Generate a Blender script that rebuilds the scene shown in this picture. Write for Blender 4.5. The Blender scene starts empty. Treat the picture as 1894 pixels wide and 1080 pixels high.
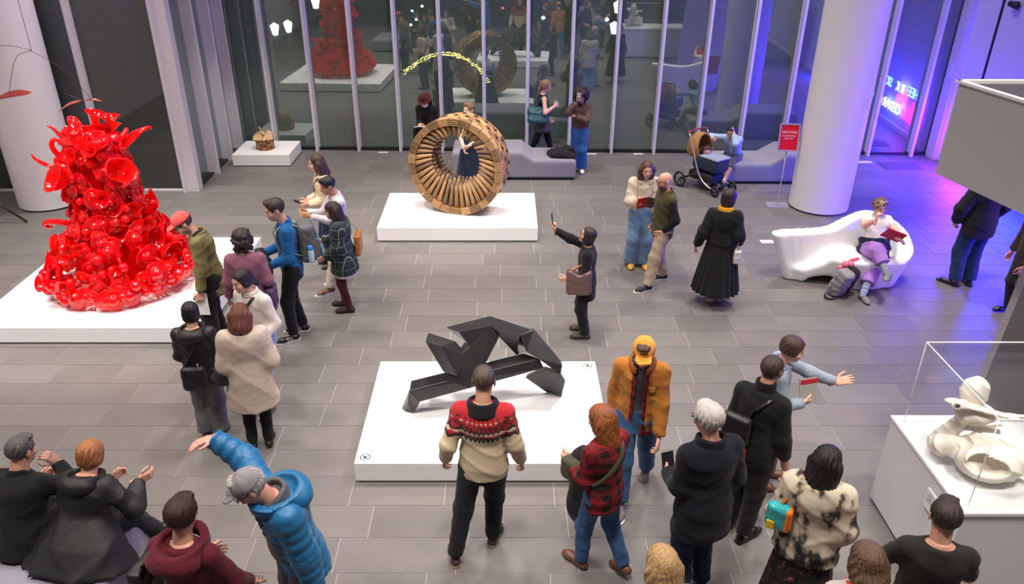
import bpy, bmesh, math, random
import numpy as np
from mathutils import Vector, Matrix
from math import sin, cos, pi, radians, sqrt, atan2
random.seed(7); RNG = np.random.RandomState(11)
SC = bpy.context.scene
COL = SC.collection

# ---------------------------------------------------------------- camera
cd = bpy.data.cameras.new('camera'); cam = bpy.data.objects.new('camera', cd); COL.objects.link(cam)
cam.location = (0, 0, 4.9); cam.rotation_euler = (radians(90 - 27.4), 0, 0)
cd.sensor_fit = 'HORIZONTAL'; cd.sensor_width = 36; cd.lens = 36 * 1430 / 1894
cd.shift_x = 15 / 1894; cd.clip_start = .05; cd.clip_end = 300
SC.camera = cam
# ---------------------------------------------------------------- world: night sky with city glow
W = bpy.data.worlds.new('night'); SC.world = W; W.use_nodes = True
W.node_tree.nodes['Background'].inputs[0].default_value = (.030, .036, .046, 1)
W.node_tree.nodes['Background'].inputs[1].default_value = 1.0
# ---------------------------------------------------------------- lights: ceiling lamps of the hall
def area(name, loc, size, power, col=(1, .93, .86), rot=(0, 0, 0), spread=170, shape='DISK', sy=None):
    l = bpy.data.lights.new(name, 'AREA'); l.shape = shape; l.size = size; l.energy = power; l.color = col
    if sy: l.size_y = sy
    l.spread = radians(spread)
    o = bpy.data.objects.new(name, l); COL.objects.link(o); o.location = loc; o.rotation_euler = rot; return o
def spot(name, loc, tgt, power, ang, col=(1, .95, .9), blend=.5, size=.12):
    l = bpy.data.lights.new(name, 'SPOT'); l.energy = power; l.spot_size = radians(ang); l.spot_blend = blend
    l.shadow_soft_size = size; l.color = col
    o = bpy.data.objects.new(name, l); COL.objects.link(o); o.location = loc
    o.rotation_euler = (Vector(tgt) - Vector(loc)).to_track_quat('-Z', 'Y').to_euler(); return o
CEIL = 9.0
for i, (x, y) in enumerate([(-6, 3), (0, 3), (5, 3), (-6, 8), (-.5, 8), (4.5, 8), (-6, 13), (-.5, 13), (4.5, 13)]):
    area('ceiling_lamp', (x, y, CEIL - .12), 1.1, 150, col=(1, .915, .83), spread=105)
spot('track_spot', (-4.2, 4.5, 8.6), (-5.1, 9.4, .8), 1250, 36)
spot('track_spot', (-7.5, 6.0, 8.6), (-5.1, 9.4, .6), 1100, 36)
spot('track_spot', (-2.4, 2.8, 8.6), (-.2, 6.5, .2), 700, 30)
spot('track_spot', (2.8, 8.6, 8.6), (-.2, 6.5, .2), 600, 30)
spot('track_spot', (-3.6, 8.2, 8.6), (-.75, 12, .4), 1300, 26)
spot('track_spot', (1.9, 8.0, 8.6), (-.75, 12, .4), 900, 26)
spot('track_spot', (-3.2, 11.5, 8.6), (-4.85, 15.4, .3), 700, 20)
spot('track_spot', (2.6, 2.5, 8.6), (4.0, 4.8, .9), 750, 30)
spot('track_spot', (3.5, 6.6, 8.6), (4.9, 9.8, .5), 300, 28)
SC.view_settings.view_transform = 'Standard'; SC.view_settings.look = 'None'
SC.view_settings.gamma = 1; SC.view_settings.use_curve_mapping = False
SC.view_settings.exposure = 0.26

# ---------------------------------------------------------------- materials
def lin(c):
    if isinstance(c, str): c = tuple(int(c[i:i + 2], 16) for i in (0, 2, 4))
    return tuple(((v / 255) / 12.92 if v / 255 <= .04045 else ((v / 255 + .055) / 1.055) ** 2.4) for v in c) + (1,)
class NT:
    def __init__(s, name):
        s.m = bpy.data.materials.new(name); s.m.use_nodes = True; s.t = s.m.node_tree; s.n = s.t.nodes
        s.b = s.n['Principled BSDF']; s.out = s.n['Material Output']
    def add(s, ty, **kw):
        n = s.n.new(ty)
        for k, v in kw.items(): setattr(n, k, v)
        return n
    def l(s, a, b): s.t.links.new(a, b)
    def set(s, sock, v):
        if hasattr(v, 'is_linked') or isinstance(v, bpy.types.NodeSocket): s.l(v, sock)
        else: sock.default_value = v
    def math(s, op, a, b=None, c=None, clamp=False):
        n = s.add('ShaderNodeMath', operation=op, use_clamp=clamp); s.set(n.inputs[0], a)
        if b is not None: s.set(n.inputs[1], b)
        if c is not None: s.set(n.inputs[2], c)
        return n.outputs[0]
    def mix(s, f, a, b):
        n = s.add('ShaderNodeMix', data_type='RGBA'); s.set(n.inputs[0], f); s.set(n.inputs[6], a); s.set(n.inputs[7], b); return n.outputs[2]
    def attr(s, name): return s.add('ShaderNodeAttribute', attribute_name=name)
    def noise(s, vec, scale, detail=3, rough=.5):
        n = s.add('ShaderNodeTexNoise'); n.inputs['Scale'].default_value = scale; n.inputs['Detail'].default_value = detail
        n.inputs['Roughness'].default_value = rough
        if vec is not None: s.l(vec, n.inputs['Vector'])
        return n.outputs[0]
    def obj(s): return s.add('ShaderNodeTexCoord').outputs['Object']
    def bump(s, h, st, dist=.01):
        n = s.add('ShaderNodeBump'); n.inputs['Strength'].default_value = st; n.inputs['Distance'].default_value = dist
        s.l(h, n.inputs['Height']); s.l(n.outputs[0], s.b.inputs['Normal'])
    def ramp(s, f, pts):
        r = s.add('ShaderNodeValToRGB'); e = r.color_ramp.elements
        while len(e) < len(pts): e.new(.5)
        for q, (p, c) in zip(e, pts): q.position = p; q.color = c
        s.l(f, r.inputs[0]); return r.outputs[0]
MC = {}
def mat(name, col, rough=.6, metal=0, var=0, vscale=4, bump=0, bscale=150, spec=.5, coat=0, sheen=0, emit=0, ecol=None, trans=0, alpha=None):
    key = (name, str(col), rough, metal, var, vscale, bump, bscale, spec, coat, sheen, emit, trans)
    if key in MC: return MC[key]
    t = NT(name); b = t.b; c = lin(col); b.inputs['Base Color'].default_value = c
    b.inputs['Roughness'].default_value = rough; b.inputs['Metallic'].default_value = metal
    b.inputs['Specular IOR Level'].default_value = spec; b.inputs['Coat Weight'].default_value = coat
    b.inputs['Sheen Weight'].default_value = sheen; b.inputs['Transmission Weight'].default_value = trans
    if emit: b.inputs['Emission Color'].default_value = lin(ecol or col); b.inputs['Emission Strength'].default_value = emit
    if var:
        f = t.noise(t.obj(), vscale, 4); a = tuple(v * (1 - var) for v in c[:3]) + (1,); d = tuple(min(1, v * (1 + var)) for v in c[:3]) + (1,)
        t.l(t.ramp(f, [(.3, a), (.7, d)]), b.inputs['Base Color'])
    if bump and sheen:        # cloth: soft creases plus weave
        cr = t.noise(t.obj(), 13, 3, .55); t.bump(t.math('ADD', t.math('MULTIPLY', cr, 6), t.noise(t.obj(), bscale, 2)), min(1, bump * 1.3), .006)
    elif bump: t.bump(t.noise(t.obj(), bscale, 2), bump)
    t.m.diffuse_color = c; MC[key] = t.m; return t.m
def fab(name, col, rough=.88, var=.14, bump=.25, bscale=260, vscale=7): return mat(name, col, rough, var=var, vscale=vscale, bump=bump, bscale=bscale, spec=.25, sheen=.08)

# ---------------------------------------------------------------- scene-object helpers
def tag(o, label=None, cat=None, group=None, kind=None):
    if label: o['label'] = label
    if cat: o['category'] = cat
    if group: o['group'] = group
    if kind: o['kind'] = kind
    return o
def thing(name, label, cat, loc=(0, 0, 0), rz=0, group=None, kind=None):
    o = bpy.data.objects.new(name, None); COL.objects.link(o); o.location = loc; o.rotation_euler = (0, 0, rz); o.empty_display_size = .1
    return tag(o, label, cat, group, kind)
def link(name, me, m, parent=None, loc=None, rot=None, label=None):
    o = bpy.data.objects.new(name, me); COL.objects.link(o)
    if m is not None and not me.materials: me.materials.append(m)
    if parent: o.parent = parent
    if loc is not None: o.location = loc
    if rot is not None: o.rotation_euler = rot
    if label: o['label'] = label
    return o
class MB:
    """collects boxes, tubes and lathes into one mesh"""
    def __init__(s): s.v = []; s.f = []; s.sm = []; s.mi = []; s.cur = 0
    def raw(s, v, f, smooth=False):
        o = len(s.v); s.v += [tuple(p) for p in v]; s.f += [tuple(i + o for i in q) for q in f]; s.sm += [smooth] * len(f); s.mi += [s.cur] * len(f); return s
    def box(s, c, d, rz=0, M=None):
        x, y, z = d[0] / 2, d[1] / 2, d[2] / 2
        v = [Vector((i * x, j * y, k * z)) for i in (-1, 1) for j in (-1, 1) for k in (-1, 1)]
        R = M if M is not None else Matrix.Rotation(rz, 3, 'Z')
        v = [R @ p + Vector(c) for p in v]
        return s.raw(v, [(0, 1, 3, 2), (4, 6, 7, 5), (0, 4, 5, 1), (2, 3, 7, 6), (0, 2, 6, 4), (1, 5, 7, 3)])
    def hexa(s, b, t):          # 4 bottom pts (ccw from above), 4 top
        return s.raw(list(b) + list(t), [(3, 2, 1, 0), (4, 5, 6, 7)] + [(i, (i + 1) % 4, (i + 1) % 4 + 4, i + 4) for i in range(4)])
    def prism(s, pts, z0, z1):
        n = len(pts); v = [(x, y, z0) for x, y in pts] + [(x, y, z1) for x, y in pts]
        return s.raw(v, [tuple(range(n - 1, -1, -1)), tuple(range(n, 2 * n))] + [(i, (i + 1) % n, n + (i + 1) % n, n + i) for i in range(n)])
    def tube(s, pts, r, n=8, flat=1.0, up=None, closed=False, caps=True, smooth=True):
        P = [Vector(p) for p in pts]; m = len(P); rs = r if isinstance(r, (list, tuple)) else [r] * m
        v = []; pu = None
        for i in range(m):
            if closed: t = P[(i + 1) % m] - P[i - 1]
            else: t = P[min(i + 1, m - 1)] - P[max(i - 1, 0)]
            t.normalize()
            if up is not None: a = Vector(up)
            elif pu is None: a = Vector((0, 0, 1)) if abs(t.z) < .9 else Vector((1, 0, 0))
            else: a = pu
            b = t.cross(a)
            if b.length < 1e-4: b = t.cross(Vector((1, .1, 0)))
            b.normalize(); u = b.cross(t); u.normalize(); pu = u
            for k in range(n):
                g = 2 * pi * k / n; v.append(P[i] + b * (cos(g) * rs[i]) + u * (sin(g) * rs[i] * flat))
        f = []
        for i in range(m if closed else m - 1):
            j = (i + 1) % m
            for k in range(n): f.append((i * n + k, i * n + (k + 1) % n, j * n + (k + 1) % n, j * n + k))
        if caps and not closed: f += [tuple(range(n - 1, -1, -1)), tuple(range((m - 1) * n, m * n))]
        return s.raw(v, f, smooth)
    def lathe(s, prof, n=24, c=(0, 0, 0), M=None, wob=None):
        v = []; R = M or Matrix.Identity(3)
        for i, (r, z) in enumerate(prof):
            for k in range(n):
                g = 2 * pi * k / n; q = r * (1 + (wob(i, g) if wob else 0)); v.append(R @ Vector((q * cos(g), q * sin(g), z)) + Vector(c))
        f = [(i * n + k, i * n + (k + 1) % n, (i + 1) * n + (k + 1) % n, (i + 1) * n + k) for i in range(len(prof) - 1) for k in range(n)]
        return s.raw(v, f, True)
    def mesh(s, name):
        me = bpy.data.meshes.new(name); me.from_pydata(s.v, [], s.f); me.polygons.foreach_set('use_smooth', s.sm)
        me.polygons.foreach_set('material_index', s.mi)
        me.update(); return me
    def build(s, name, m, parent=None, loc=None, rot=None, bevel=0, seg=2, label=None, fixn=False):
        me = s.mesh(name)
        if fixn:
            bm = bmesh.new(); bm.from_mesh(me); bmesh.ops.recalc_face_normals(bm, faces=bm.faces); bm.to_mesh(me); bm.free()
        for q in (m if isinstance(m, (list, tuple)) else [m]): me.materials.append(q)
        o = link(name, me, None, parent, loc, rot, label)
        if bevel:
            md = o.modifiers.new('bevel', 'BEVEL'); md.width = bevel; md.segments = seg; md.limit_method = 'ANGLE'
            me.polygons.foreach_set('use_smooth', [False] * len(me.polygons))
        return o
def bez(p, n=16):        # catmull-rom through points
    P = [Vector(q) for q in p]; P = [P[0] * 2 - P[1]] + P + [P[-1] * 2 - P[-2]]; out = []
    for i in range(1, len(P) - 2):
        for k in range(n):
            t = k / n; a, b, c, d = P[i - 1:i + 3]
            out.append(.5 * ((2 * b) + (c - a) * t + (2 * a - 5 * b + 4 * c - d) * t * t + (3 * b - a - 3 * c + d) * t ** 3))
    out.append(P[-2]); return out

# ---------------------------------------------------------------- implicit surfaces (smooth organic shapes)
F32 = np.float32
def A3(v): return np.array(v, F32)
def smin(a, b, k):
    if k <= 0: return np.minimum(a, b)
    h = np.maximum(k - np.abs(a - b), 0) / k; return np.minimum(a, b) - h * h * k * F32(.25)
def smax(a, b, k): return -smin(-a, -b, k)
def rcone(P, a, b, ra, rb, flat=None):
    a = A3(a); ba = A3(b) - a; q = P - a; t = np.clip(q @ ba / max(float(ba @ ba), 1e-9), 0, 1)
    q = q - t[:, None] * ba
    if flat is not None: ax = A3(flat[0]); q = q + ((q @ ax) * F32(flat[1] - 1))[:, None] * ax
    return np.sqrt((q * q).sum(1)) - (ra + (rb - ra) * t)
def ell(P, c, rad, R=None):
    q = P - A3(c)
    if R is not None: q = q @ np.array(R, F32).T
    r = A3(rad); k = np.sqrt(((q / r) ** 2).sum(1)); k2 = np.sqrt(((q / (r * r)) ** 2).sum(1)) + 1e-6
    return k * (k - 1) / k2
def rbox(P, c, half, r=.02, R=None):
    q = P - A3(c)
    if R is not None: q = q @ np.array(R, F32).T
    q = np.abs(q) - (A3(half) - r); return np.sqrt((np.maximum(q, 0) ** 2).sum(1)) + np.minimum(q.max(1), 0) - r
def wrinkle(P, amp, f, seed=0.):
    x, y, z = P[:, 0] + seed, P[:, 1] - seed * .7, P[:, 2]
    a = f * (z + .55 * x) + 1.6 * np.sin(f * .45 * (y + .5 * x) + seed); b = f * 1.25 * (z - .6 * y) + 1.4 * np.sin(f * .5 * (x - y) - seed); m = .5 + .5 * np.sin(f * .3 * (x + y * 1.3 + z) + seed)
    return F32(-1.5 * amp) * (m * (1 - np.abs(np.sin(a))) ** 2 + (1 - m) * (1 - np.abs(np.sin(b))) ** 2 - .22)
EDG = [(0, 1), (2, 3), (4, 5), (6, 7), (0, 2), (1, 3), (4, 6), (5, 7), (0, 4), (1, 5), (2, 6), (3, 7)]
COR = np.array([(i, j, k) for i in (0, 1) for j in (0, 1) for k in (0, 1)], np.int32)
def nets(fn, lo, hi, c):
    lo = np.array(lo, float) - 2.3 * c; n = np.ceil((np.array(hi, float) + 2.3 * c - lo) / c).astype(int) + 1
    g = [(lo[i] + c * np.arange(n[i])).astype(F32) for i in range(3)]
    G = np.stack(np.meshgrid(*g, indexing='ij'), -1).reshape(-1, 3)
    K = 3; nc = (n + K - 1) // K                 # coarse pass first, then only near the surface
    if n.prod() > 20000:
        cg = [(lo[i] + c * (K * np.arange(nc[i]) + (K - 1) / 2)).astype(F32) for i in range(3)]
        dc = fn(np.stack(np.meshgrid(*cg, indexing='ij'), -1).reshape(-1, 3)).astype(F32).reshape(nc)
        d = np.repeat(np.repeat(np.repeat(dc, K, 0), K, 1), K, 2)[:n[0], :n[1], :n[2]].copy(); near = (np.abs(d) < c * K * 1.6).ravel()
        d = d.ravel(); d[near] = fn(G[near]); d = d.reshape(n)
    else: d = fn(G).astype(F32).reshape(n)
    s = d < 0
    cnt = np.zeros(n - 1, np.uint8); sl = lambda o, m: slice(o, m - 1 + o)
    for o in COR: cnt += s[sl(o[0], n[0]), sl(o[1], n[1]), sl(o[2], n[2])]
    idx = np.argwhere((cnt > 0) & (cnt < 8)); N = len(idx)
    if N == 0: return np.zeros((0, 3)), np.zeros((0, 4), int)
    ids = np.full(n - 1, -1, np.int32); ids[tuple(idx.T)] = np.arange(N)
    V = np.stack([d[tuple((idx + o).T)] for o in COR], 1); pos = np.zeros((N, 3)); num = np.zeros(N)
    for a, b in EDG:
        m = (V[:, a] < 0) != (V[:, b] < 0); t = V[m, a] / (V[m, a] - V[m, b])
        pos[m] += COR[a] + t[:, None] * (COR[b] - COR[a]); num[m] += 1
    pos = lo + (idx + pos / num[:, None]) * c
    F = []
    for ax in range(3):
        b, e = (ax + 1) % 3, (ax + 2) % 3
        s0 = [slice(None)] * 3; s1 = [slice(None)] * 3; s0[ax] = slice(0, -1); s1[ax] = slice(1, None)
        for q in (b, e): s0[q] = s1[q] = slice(1, -1)
        A, B = s[tuple(s0)], s[tuple(s1)]
        E = np.argwhere(A != B); flip = A[tuple(E.T)]; E[:, b] += 1; E[:, e] += 1
        ub = np.zeros(3, int); ub[b] = 1; ue = np.zeros(3, int); ue[e] = 1
        q = np.stack([ids[tuple((E - ub - ue).T)], ids[tuple((E - ue).T)], ids[tuple(E.T)], ids[tuple((E - ub).T)]], 1)
        q[~flip] = q[~flip][:, ::-1]; F.append(q)
    F = np.concatenate(F); return pos, F[(F >= 0).all(1)]
def npmesh(name, v, f, attrs=None, mi=None):
    me = bpy.data.meshes.new(name); me.vertices.add(len(v)); me.vertices.foreach_set('co', np.asarray(v, F32).ravel())
    k = f.shape[1] if len(f) else 4
    me.loops.add(len(f) * k); me.loops.foreach_set('vertex_index', f.astype(np.int32).ravel())
    me.polygons.add(len(f)); me.polygons.foreach_set('loop_start', np.arange(0, len(f) * k, k, dtype=np.int32))
    me.polygons.foreach_set('use_smooth', np.ones(len(f), bool))
    if mi is not None: me.polygons.foreach_set('material_index', mi.astype(np.int32))
    me.update(calc_edges=True)
    for nm, a in (attrs or {}).items():
        at = me.attributes.new(nm, 'FLOAT_VECTOR', 'POINT'); at.data.foreach_set('vector', np.asarray(a, F32).ravel())
    me.validate(); return me
def blob(name, fn, lo, hi, c, m, parent=None, base=None, attrs=None, label=None):
    """mesh of an implicit surface; base = world position of the parent so that coordinates stay local"""
    v, f = nets(fn, lo, hi, c)
    at = {k: g(v.astype(F32)) for k, g in (attrs or {}).items()}
    if base is not None: v = v - np.array(base)
    return link(name, npmesh(name, v, f, at), m, parent, label=label)
def T(name, pts_or_mb, m, label, cat, group=None, **kw):     # one-mesh thing from an MB
    o = pts_or_mb.build(name, m, **kw); return tag(o, label, cat, group)
def text(name, s, size, m, parent=None, loc=(0, 0, 0), rot=(0, 0, 0), depth=.002, align='CENTER'):
    cu = bpy.data.curves.new(name, 'FONT'); cu.body = s; cu.size = size; cu.extrude = depth; cu.align_x = align; cu.align_y = 'CENTER'; cu.resolution_u = 2
    o = bpy.data.objects.new(name, cu); COL.objects.link(o); dg = bpy.context.evaluated_depsgraph_get()
    me = bpy.data.meshes.new_from_object(o.evaluated_get(dg)); bpy.data.objects.remove(o); me.materials.clear()
    return link(name, me, m, parent, loc, rot)
# ================================================================ the setting
M_white = mat('white_paint', 'e9e7e6', .55, bump=.05, bscale=90)
M_wall = mat('wall_paint', 'dedbd8', .7, bump=.05, bscale=60)
M_mull = mat('white_aluminium', 'd9d5dc', .35, metal=.0, spec=.6)
M_dark = mat('dark_trim', '1b1d1f', .4)
def tile_mat():
    t = NT('grey_basalt_tile'); oi = t.add('ShaderNodeObjectInfo').outputs['Random']; isl = t.add('ShaderNodeNewGeometry').outputs['Random Per Island']
    r = t.math('FRACT', t.math('ADD', oi, isl))
    co = t.obj(); n1 = t.noise(co, 2.2, 4, .6); n2 = t.noise(co, 60, 3, .7)
    v = t.math('ADD', t.math('MULTIPLY', r, .34), t.math('ADD', t.math('MULTIPLY', n1, .45), t.math('MULTIPLY', n2, .35)))
    t.l(t.ramp(v, [(.2, lin('605c59')), (1.0, lin('7c7875'))]), t.b.inputs['Base Color'])
    t.l(t.math('ADD', .38, t.math('MULTIPLY', n2, .2)), t.b.inputs['Roughness']); t.b.inputs['Specular IOR Level'].default_value = .4
    t.bump(n2, .12, .003); return t.m
M_tile = tile_mat(); M_grout = mat('pale_grout', 'aaa5a0', .9)
XL, XR, YB, YF = -9.3, 9.0, -7.0, 16.3
floor = MB().box(((XL + XR) / 2, (YB + YF) / 2, -.104), (XR - XL + .6, YF - YB + .4, .2)).build('floor', M_grout); tag(floor, kind='structure')
def project(x, y, z=0):
    h = 4.9 - z; S, C = sin(radians(27.4)), cos(radians(27.4)); zc = y * C + h * S
    return (932 + 1430 * x / zc, 540 + 1430 * (-y * S + h * C) / zc, zc)
PIT = .388; LENS = [.6, .72, .86, 1.0]; tiles = []
for k in range(-36, 25):
    y0 = 6.838 + PIT * k
    if y0 < YB or y0 + PIT > YF + .1: continue
    x = XL - random.random() * .9
    while x < XR:
        w = random.choice(LENS); tiles.append((x + w / 2, y0 + PIT / 2, w)); x += w
def vis(t):
    if t[1] < 1.4: return -1
    px, py, zc = project(t[0], t[1]); return 1 / zc if -40 < px < 1934 and 150 < py < 1110 else -1
tiles.sort(key=vis, reverse=True); TM = {}
for i, (x, y, w) in enumerate(tiles[:300]):
    if w not in TM: TM[w] = MB().box((0, 0, -.011), (w - .007, PIT - .006, .022)).mesh('tile'); TM[w].materials.append(M_tile)
    link('tile', TM[w], None, floor, (x, y, 0))
mb = MB()
for x, y, w in tiles[300:]: mb.box((x, y, -.011), (w - .007, PIT - .006, .022))
tag(mb.build('tile', M_tile, floor), kind='stuff')

# ---- curtain wall glass: reflective coated night glazing with a fine vertical weave
def glass_mat(name, tint, refl, haze, dif, stripes=0., rough=.0):
    t = NT(name); t.n.remove(t.b); co = t.obj()
    tr = t.add('ShaderNodeBsdfTransparent'); tr.inputs[0].default_value = tint
    gl = t.add('ShaderNodeBsdfGlossy'); gl.inputs['Color'].default_value = (.92, 1, .99, 1); gl.inputs['Roughness'].default_value = rough
    df = t.add('ShaderNodeBsdfDiffuse'); df.inputs[0].default_value = haze
    lw = t.add('ShaderNodeLayerWeight'); lw.inputs[0].default_value = .5; f5 = t.math('POWER', lw.outputs['Facing'], 4)
    m1 = t.add('ShaderNodeMixShader'); m2 = t.add('ShaderNodeMixShader')
    f = t.math('ADD', refl, f5, clamp=True)
    if stripes:
        sx = t.add('ShaderNodeSeparateXYZ'); t.l(co, sx.inputs[0]); h = t.math('ADD', sx.outputs[0], sx.outputs[1])
        w = t.math('MULTIPLY', t.math('SINE', t.math('MULTIPLY', h, 2 * pi / .045)), stripes); dif = t.math('ADD', dif, w, clamp=True)
    t.set(m1.inputs[0], dif); t.l(tr.outputs[0], m1.inputs[1]); t.l(df.outputs[0], m1.inputs[2])
    t.l(f, m2.inputs[0]); t.l(m1.outputs[0], m2.inputs[1]); t.l(gl.outputs[0], m2.inputs[2]); t.l(m2.outputs[0], t.out.inputs[0]); return t.m
M_glass = glass_mat('coated_glass', (.60, .66, .65, 1), .20, (.18, .245, .21, 1), .42, .08)
M_glass_dk = glass_mat('dark_screened_glass', (.34, .36, .36, 1), .10, (.12, .12, .115, 1), .24, .08)
HH = 8.9
WA = Vector((-5.72, 16.12, 0)); WB = Vector((8.95, 15.68, 0)); wd = (WB - WA).normalized(); wang = atan2(wd.y, wd.x); wlen = (WB - WA).length
win1 = thing('window_1', 'tall glass curtain wall with white vertical mullions across the back of the hall', None, WA, wang, kind='structure')
mull = MB().box((0, -.05, HH / 2), (.052, .17, HH)).box((0, .04, HH / 2), (.075, .05, HH)).mesh('mullion'); mull.materials.append(M_mull)
pane = MB().box((0, 0, HH / 2), (.86, .016, HH - .1)).mesh('pane'); pane.materials.append(M_glass)
s = .86 - .888 + .0; k = 0; first = (-4.843 + 5.72)
xs = [first + .888 * i for i in range(-1, 16)]
for x in xs:
    if .02 < x < wlen - .1: link('mullion', mull, None, win1, (x, 0, 0))
    if x + .85 < wlen + .5: link('pane', pane, None, win1, (x + .444, .03, 0))
MB().box((wlen / 2, .02, .03), (wlen, .1, .06)).build('sill', M_dark, win1)
# left return of glass with projecting fins
win2 = thing('window_2', 'narrow glass strips between deep white fins at the left corner', None, (-5.75, 13.57, 0), kind='structure')
for y in (.93, 1.78, 2.5): MB().box((.07, y, HH / 2), (.26, .07, HH)).build('fin', M_mull, win2)
for i, y in enumerate((.1, .97, 1.82)): MB().box((-.02, y + .42, HH / 2), (.02, .78, HH)).build('pane', M_glass, win2)
MB().box((.02, 0, HH / 2), (.27, .2, HH)).box((-.085, -.13, HH / 2), (.05, .08, HH)).build('corner_post', M_mull, win2)
MB().box((.03, 1.3, .02), (.14, 2.5, .04)).build('sill', M_dark, win2)
win3 = thing('window_3', 'dark screened glass bay beside the left white column', None, (-5.85, 13.52, 0), kind='structure')
for x0, x1 in ((-.02, -1.33), (-1.4, -3.4)): MB().box(((x0 + x1) / 2, 0, HH / 2), (abs(x1 - x0), .02, HH)).build('pane', M_glass_dk, win3)
MB().box((-1.365, -.04, HH / 2), (.09, .16, HH)).build('mullion', M_mull, win3)
MB().box((-1.7, -.03, .02), (3.4, .05, .035)).build('sill', M_mull, win3)

# ---- solid walls, ceiling, mezzanine under the viewpoint
def struct(name, mb, m, **kw): return tag(mb.build(name, m, **kw), kind='structure')
struct('wall_left', MB().box((XL - .1, (YB + 13.5) / 2, HH / 2), (.2, 13.5 - YB, HH)), M_wall)
struct('wall_rear', MB().box((0, YB - .1, HH / 2), (XR - XL + .5, .2, HH)), mat('rear_wall', '8a8886', .8))
wr = struct('wall_right', MB().box((XR + .03, (YB + 15.66) / 2, HH / 2), (.2, 15.66 - YB, HH)), M_wall)
MB().box((8.88, 15.52, HH / 2), (.16, .3, HH)).build('jamb', M_mull, wr)
MB().box((8.915, 4.3, .06), (.03, 22, .1)).build('baseboard', M_white, wr)
MB().box((8.92, 14.62, HH / 2), (.02, .05, HH)).build('joint', M_dark, wr)
sc_ = thing('security_camera', 'small black security camera high on the right wall', 'camera', (8.9, 14.2, 3.15)); MB().box((0, 0, 0), (.06, .06, .1)).build('bracket', M_dark, sc_); MB().tube([(-.05, -.12, -.02), (-.06, .1, .01)], .05, 10).build('housing', M_dark, sc_)
MB().box((8.79, 15.5, 1.75), (.02, .09, .28)).build('door_plate', mat('pale_blue_plate', 'd8e4ff', .3), wr)  # plate in one flat pale blue colour
struct('ceiling', MB().box(((XL + XR) / 2, (YB + YF) / 2, CEIL + .1), (XR - XL + .6, YF - YB + .6, .2)), mat('ceiling_paint', 'b9b6b3', .85))
struct('mezzanine', MB().box((0, -3.3, 3.1), (XR - XL, 7.4, .35)), mat('mezzanine_soffit', 'b5b2af', .8))
def column(name, x, y, r, label):
    t = thing(name, label, 'column', (x, y, 0))
    MB().lathe([(r, .03), (r, HH)], 48).build('shaft', M_white, t)
    MB().lathe([(0, .03), (r - .012, .03), (r - .012, 0)], 48).build('shadow_gap', M_dark, t)
column('column', -8.02, 12.93, .52, 'thick round white column at the left edge beside the dark glass bay')
column('column', 5.5, 12.72, .49, 'thick round white column beside the red sign stand')
# stair parapet at the right: box above, wall below
st = thing('stair_block', 'pale grey boxed stair parapet hanging over the right edge', 'parapet', (4.083, 7.015, 0))
Mg = mat('parapet_paint', 'aba8a6', .7, bump=.04, bscale=40)
a, b = Vector((0, 0)), Vector((.46, -2.4)); c, d = Vector((3.9, -2.4)), Vector((3.9, 0.0)); th = .05
MB().prism([a, b, c, d], 2.53, 3.378).build('body', Mg, st, fixn=True)
rim = MB(); P4 = [a, b, c, d]
for i in range(4):
    p, q = P4[i], P4[(i + 1) % 4]; m_ = (p + q) / 2; e = q - p
    rim.box((m_.x, m_.y, 3.389), (e.length + th, th, .024), rz=atan2(e.y, e.x))
rim.build('rim', M_white, st)
MB().prism([a + Vector((.06, -.06)), b + Vector((.06, .06)), c + Vector((-.06, .06)), d + Vector((-.06, -.06))], 3.376, 3.382).build('top_panel', mat('dark_top_panel', '3c3b3d', .5), st, fixn=True)
struct('wall_stair', MB().hexa([(4.90, 6.62, 0), (7.6, 6.62, 0), (7.6, 6.72, 0), (4.90, 6.72, 0)], [(5.05, 6.62, 2.53), (7.6, 6.62, 2.53), (7.6, 6.72, 2.53), (5.05, 6.72, 2.53)]), Mg, fixn=True)

# ---- outside, seen through the glass: paving, berm, strings of light, street lamps, a dark facade
out = thing('terrace', 'dim outdoor terrace beyond the glass', None, (0, 22, 0), kind='structure')
MB().box((0, 8, -.2), (60, 29, .2)).build('paving', mat('night_paving', '4a4f52', .7, var=.2, vscale=.6), out)
MB().box((-14, -6.5, -.12), (16, 8, .2)).build('paving', mat('slatted_deck', '2a2825', .7), out)
for i in range(26): MB().box((-6.2 - i * .16, -7.2, -.015), (.012, 5, .012)).build('deck_joint', mat('deck_line', '4e4a44', .8), out)
bm_ = MB(); n = 24
prof = [(-5.5, 0), (-4.0, .35), (-2.6, .9), (-1.45, 1.35), (-.3, .9), (1.2, .35), (3.0, 0)]
pr = [(p.x, max(p.z, -.1)) for p in bez([(x, 0, z) for x, z in prof], 4)]
v = []; f = []
for j in range(9):
    y = -3.2 + j * .9; sc = 1 - abs(j - 4.2) / 7
    v += [(x, y, z * sc - .1) for x, z in pr]
for j in range(8):
    for i in range(len(pr) - 1): q = j * len(pr) + i; f.append((q, q + 1, q + len(pr) + 1, q + len(pr)))
tag(bm_.raw(v, f, True).build('berm', mat('berm_grass', '5a5f52', .95, var=.3, vscale=3), out), kind=None)
M_warm = mat('warm_string_light', 'ffe7a0', .4, emit=12, ecol='ffdf7a')
arch = bez([(-2.39, -3.4, 1.06), (-1.99, -3.4, 1.34), (-1.67, -3.4, 1.47), (-1.35, -3.4, 1.50), (-1.04, -3.4, 1.43), (-.66, -3.4, 1.19), (-.41, -3.4, .87)], 8)
sl = thing('string_light', 'arched string of warm lights glowing outside behind the hatted person', 'string light', (-2, 18.6, 0))
wire = [Vector((p.x + .0, p.y + 22 - 18.6, p.z)) for p in arch]; off = Vector((2, 0, 0))
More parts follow.
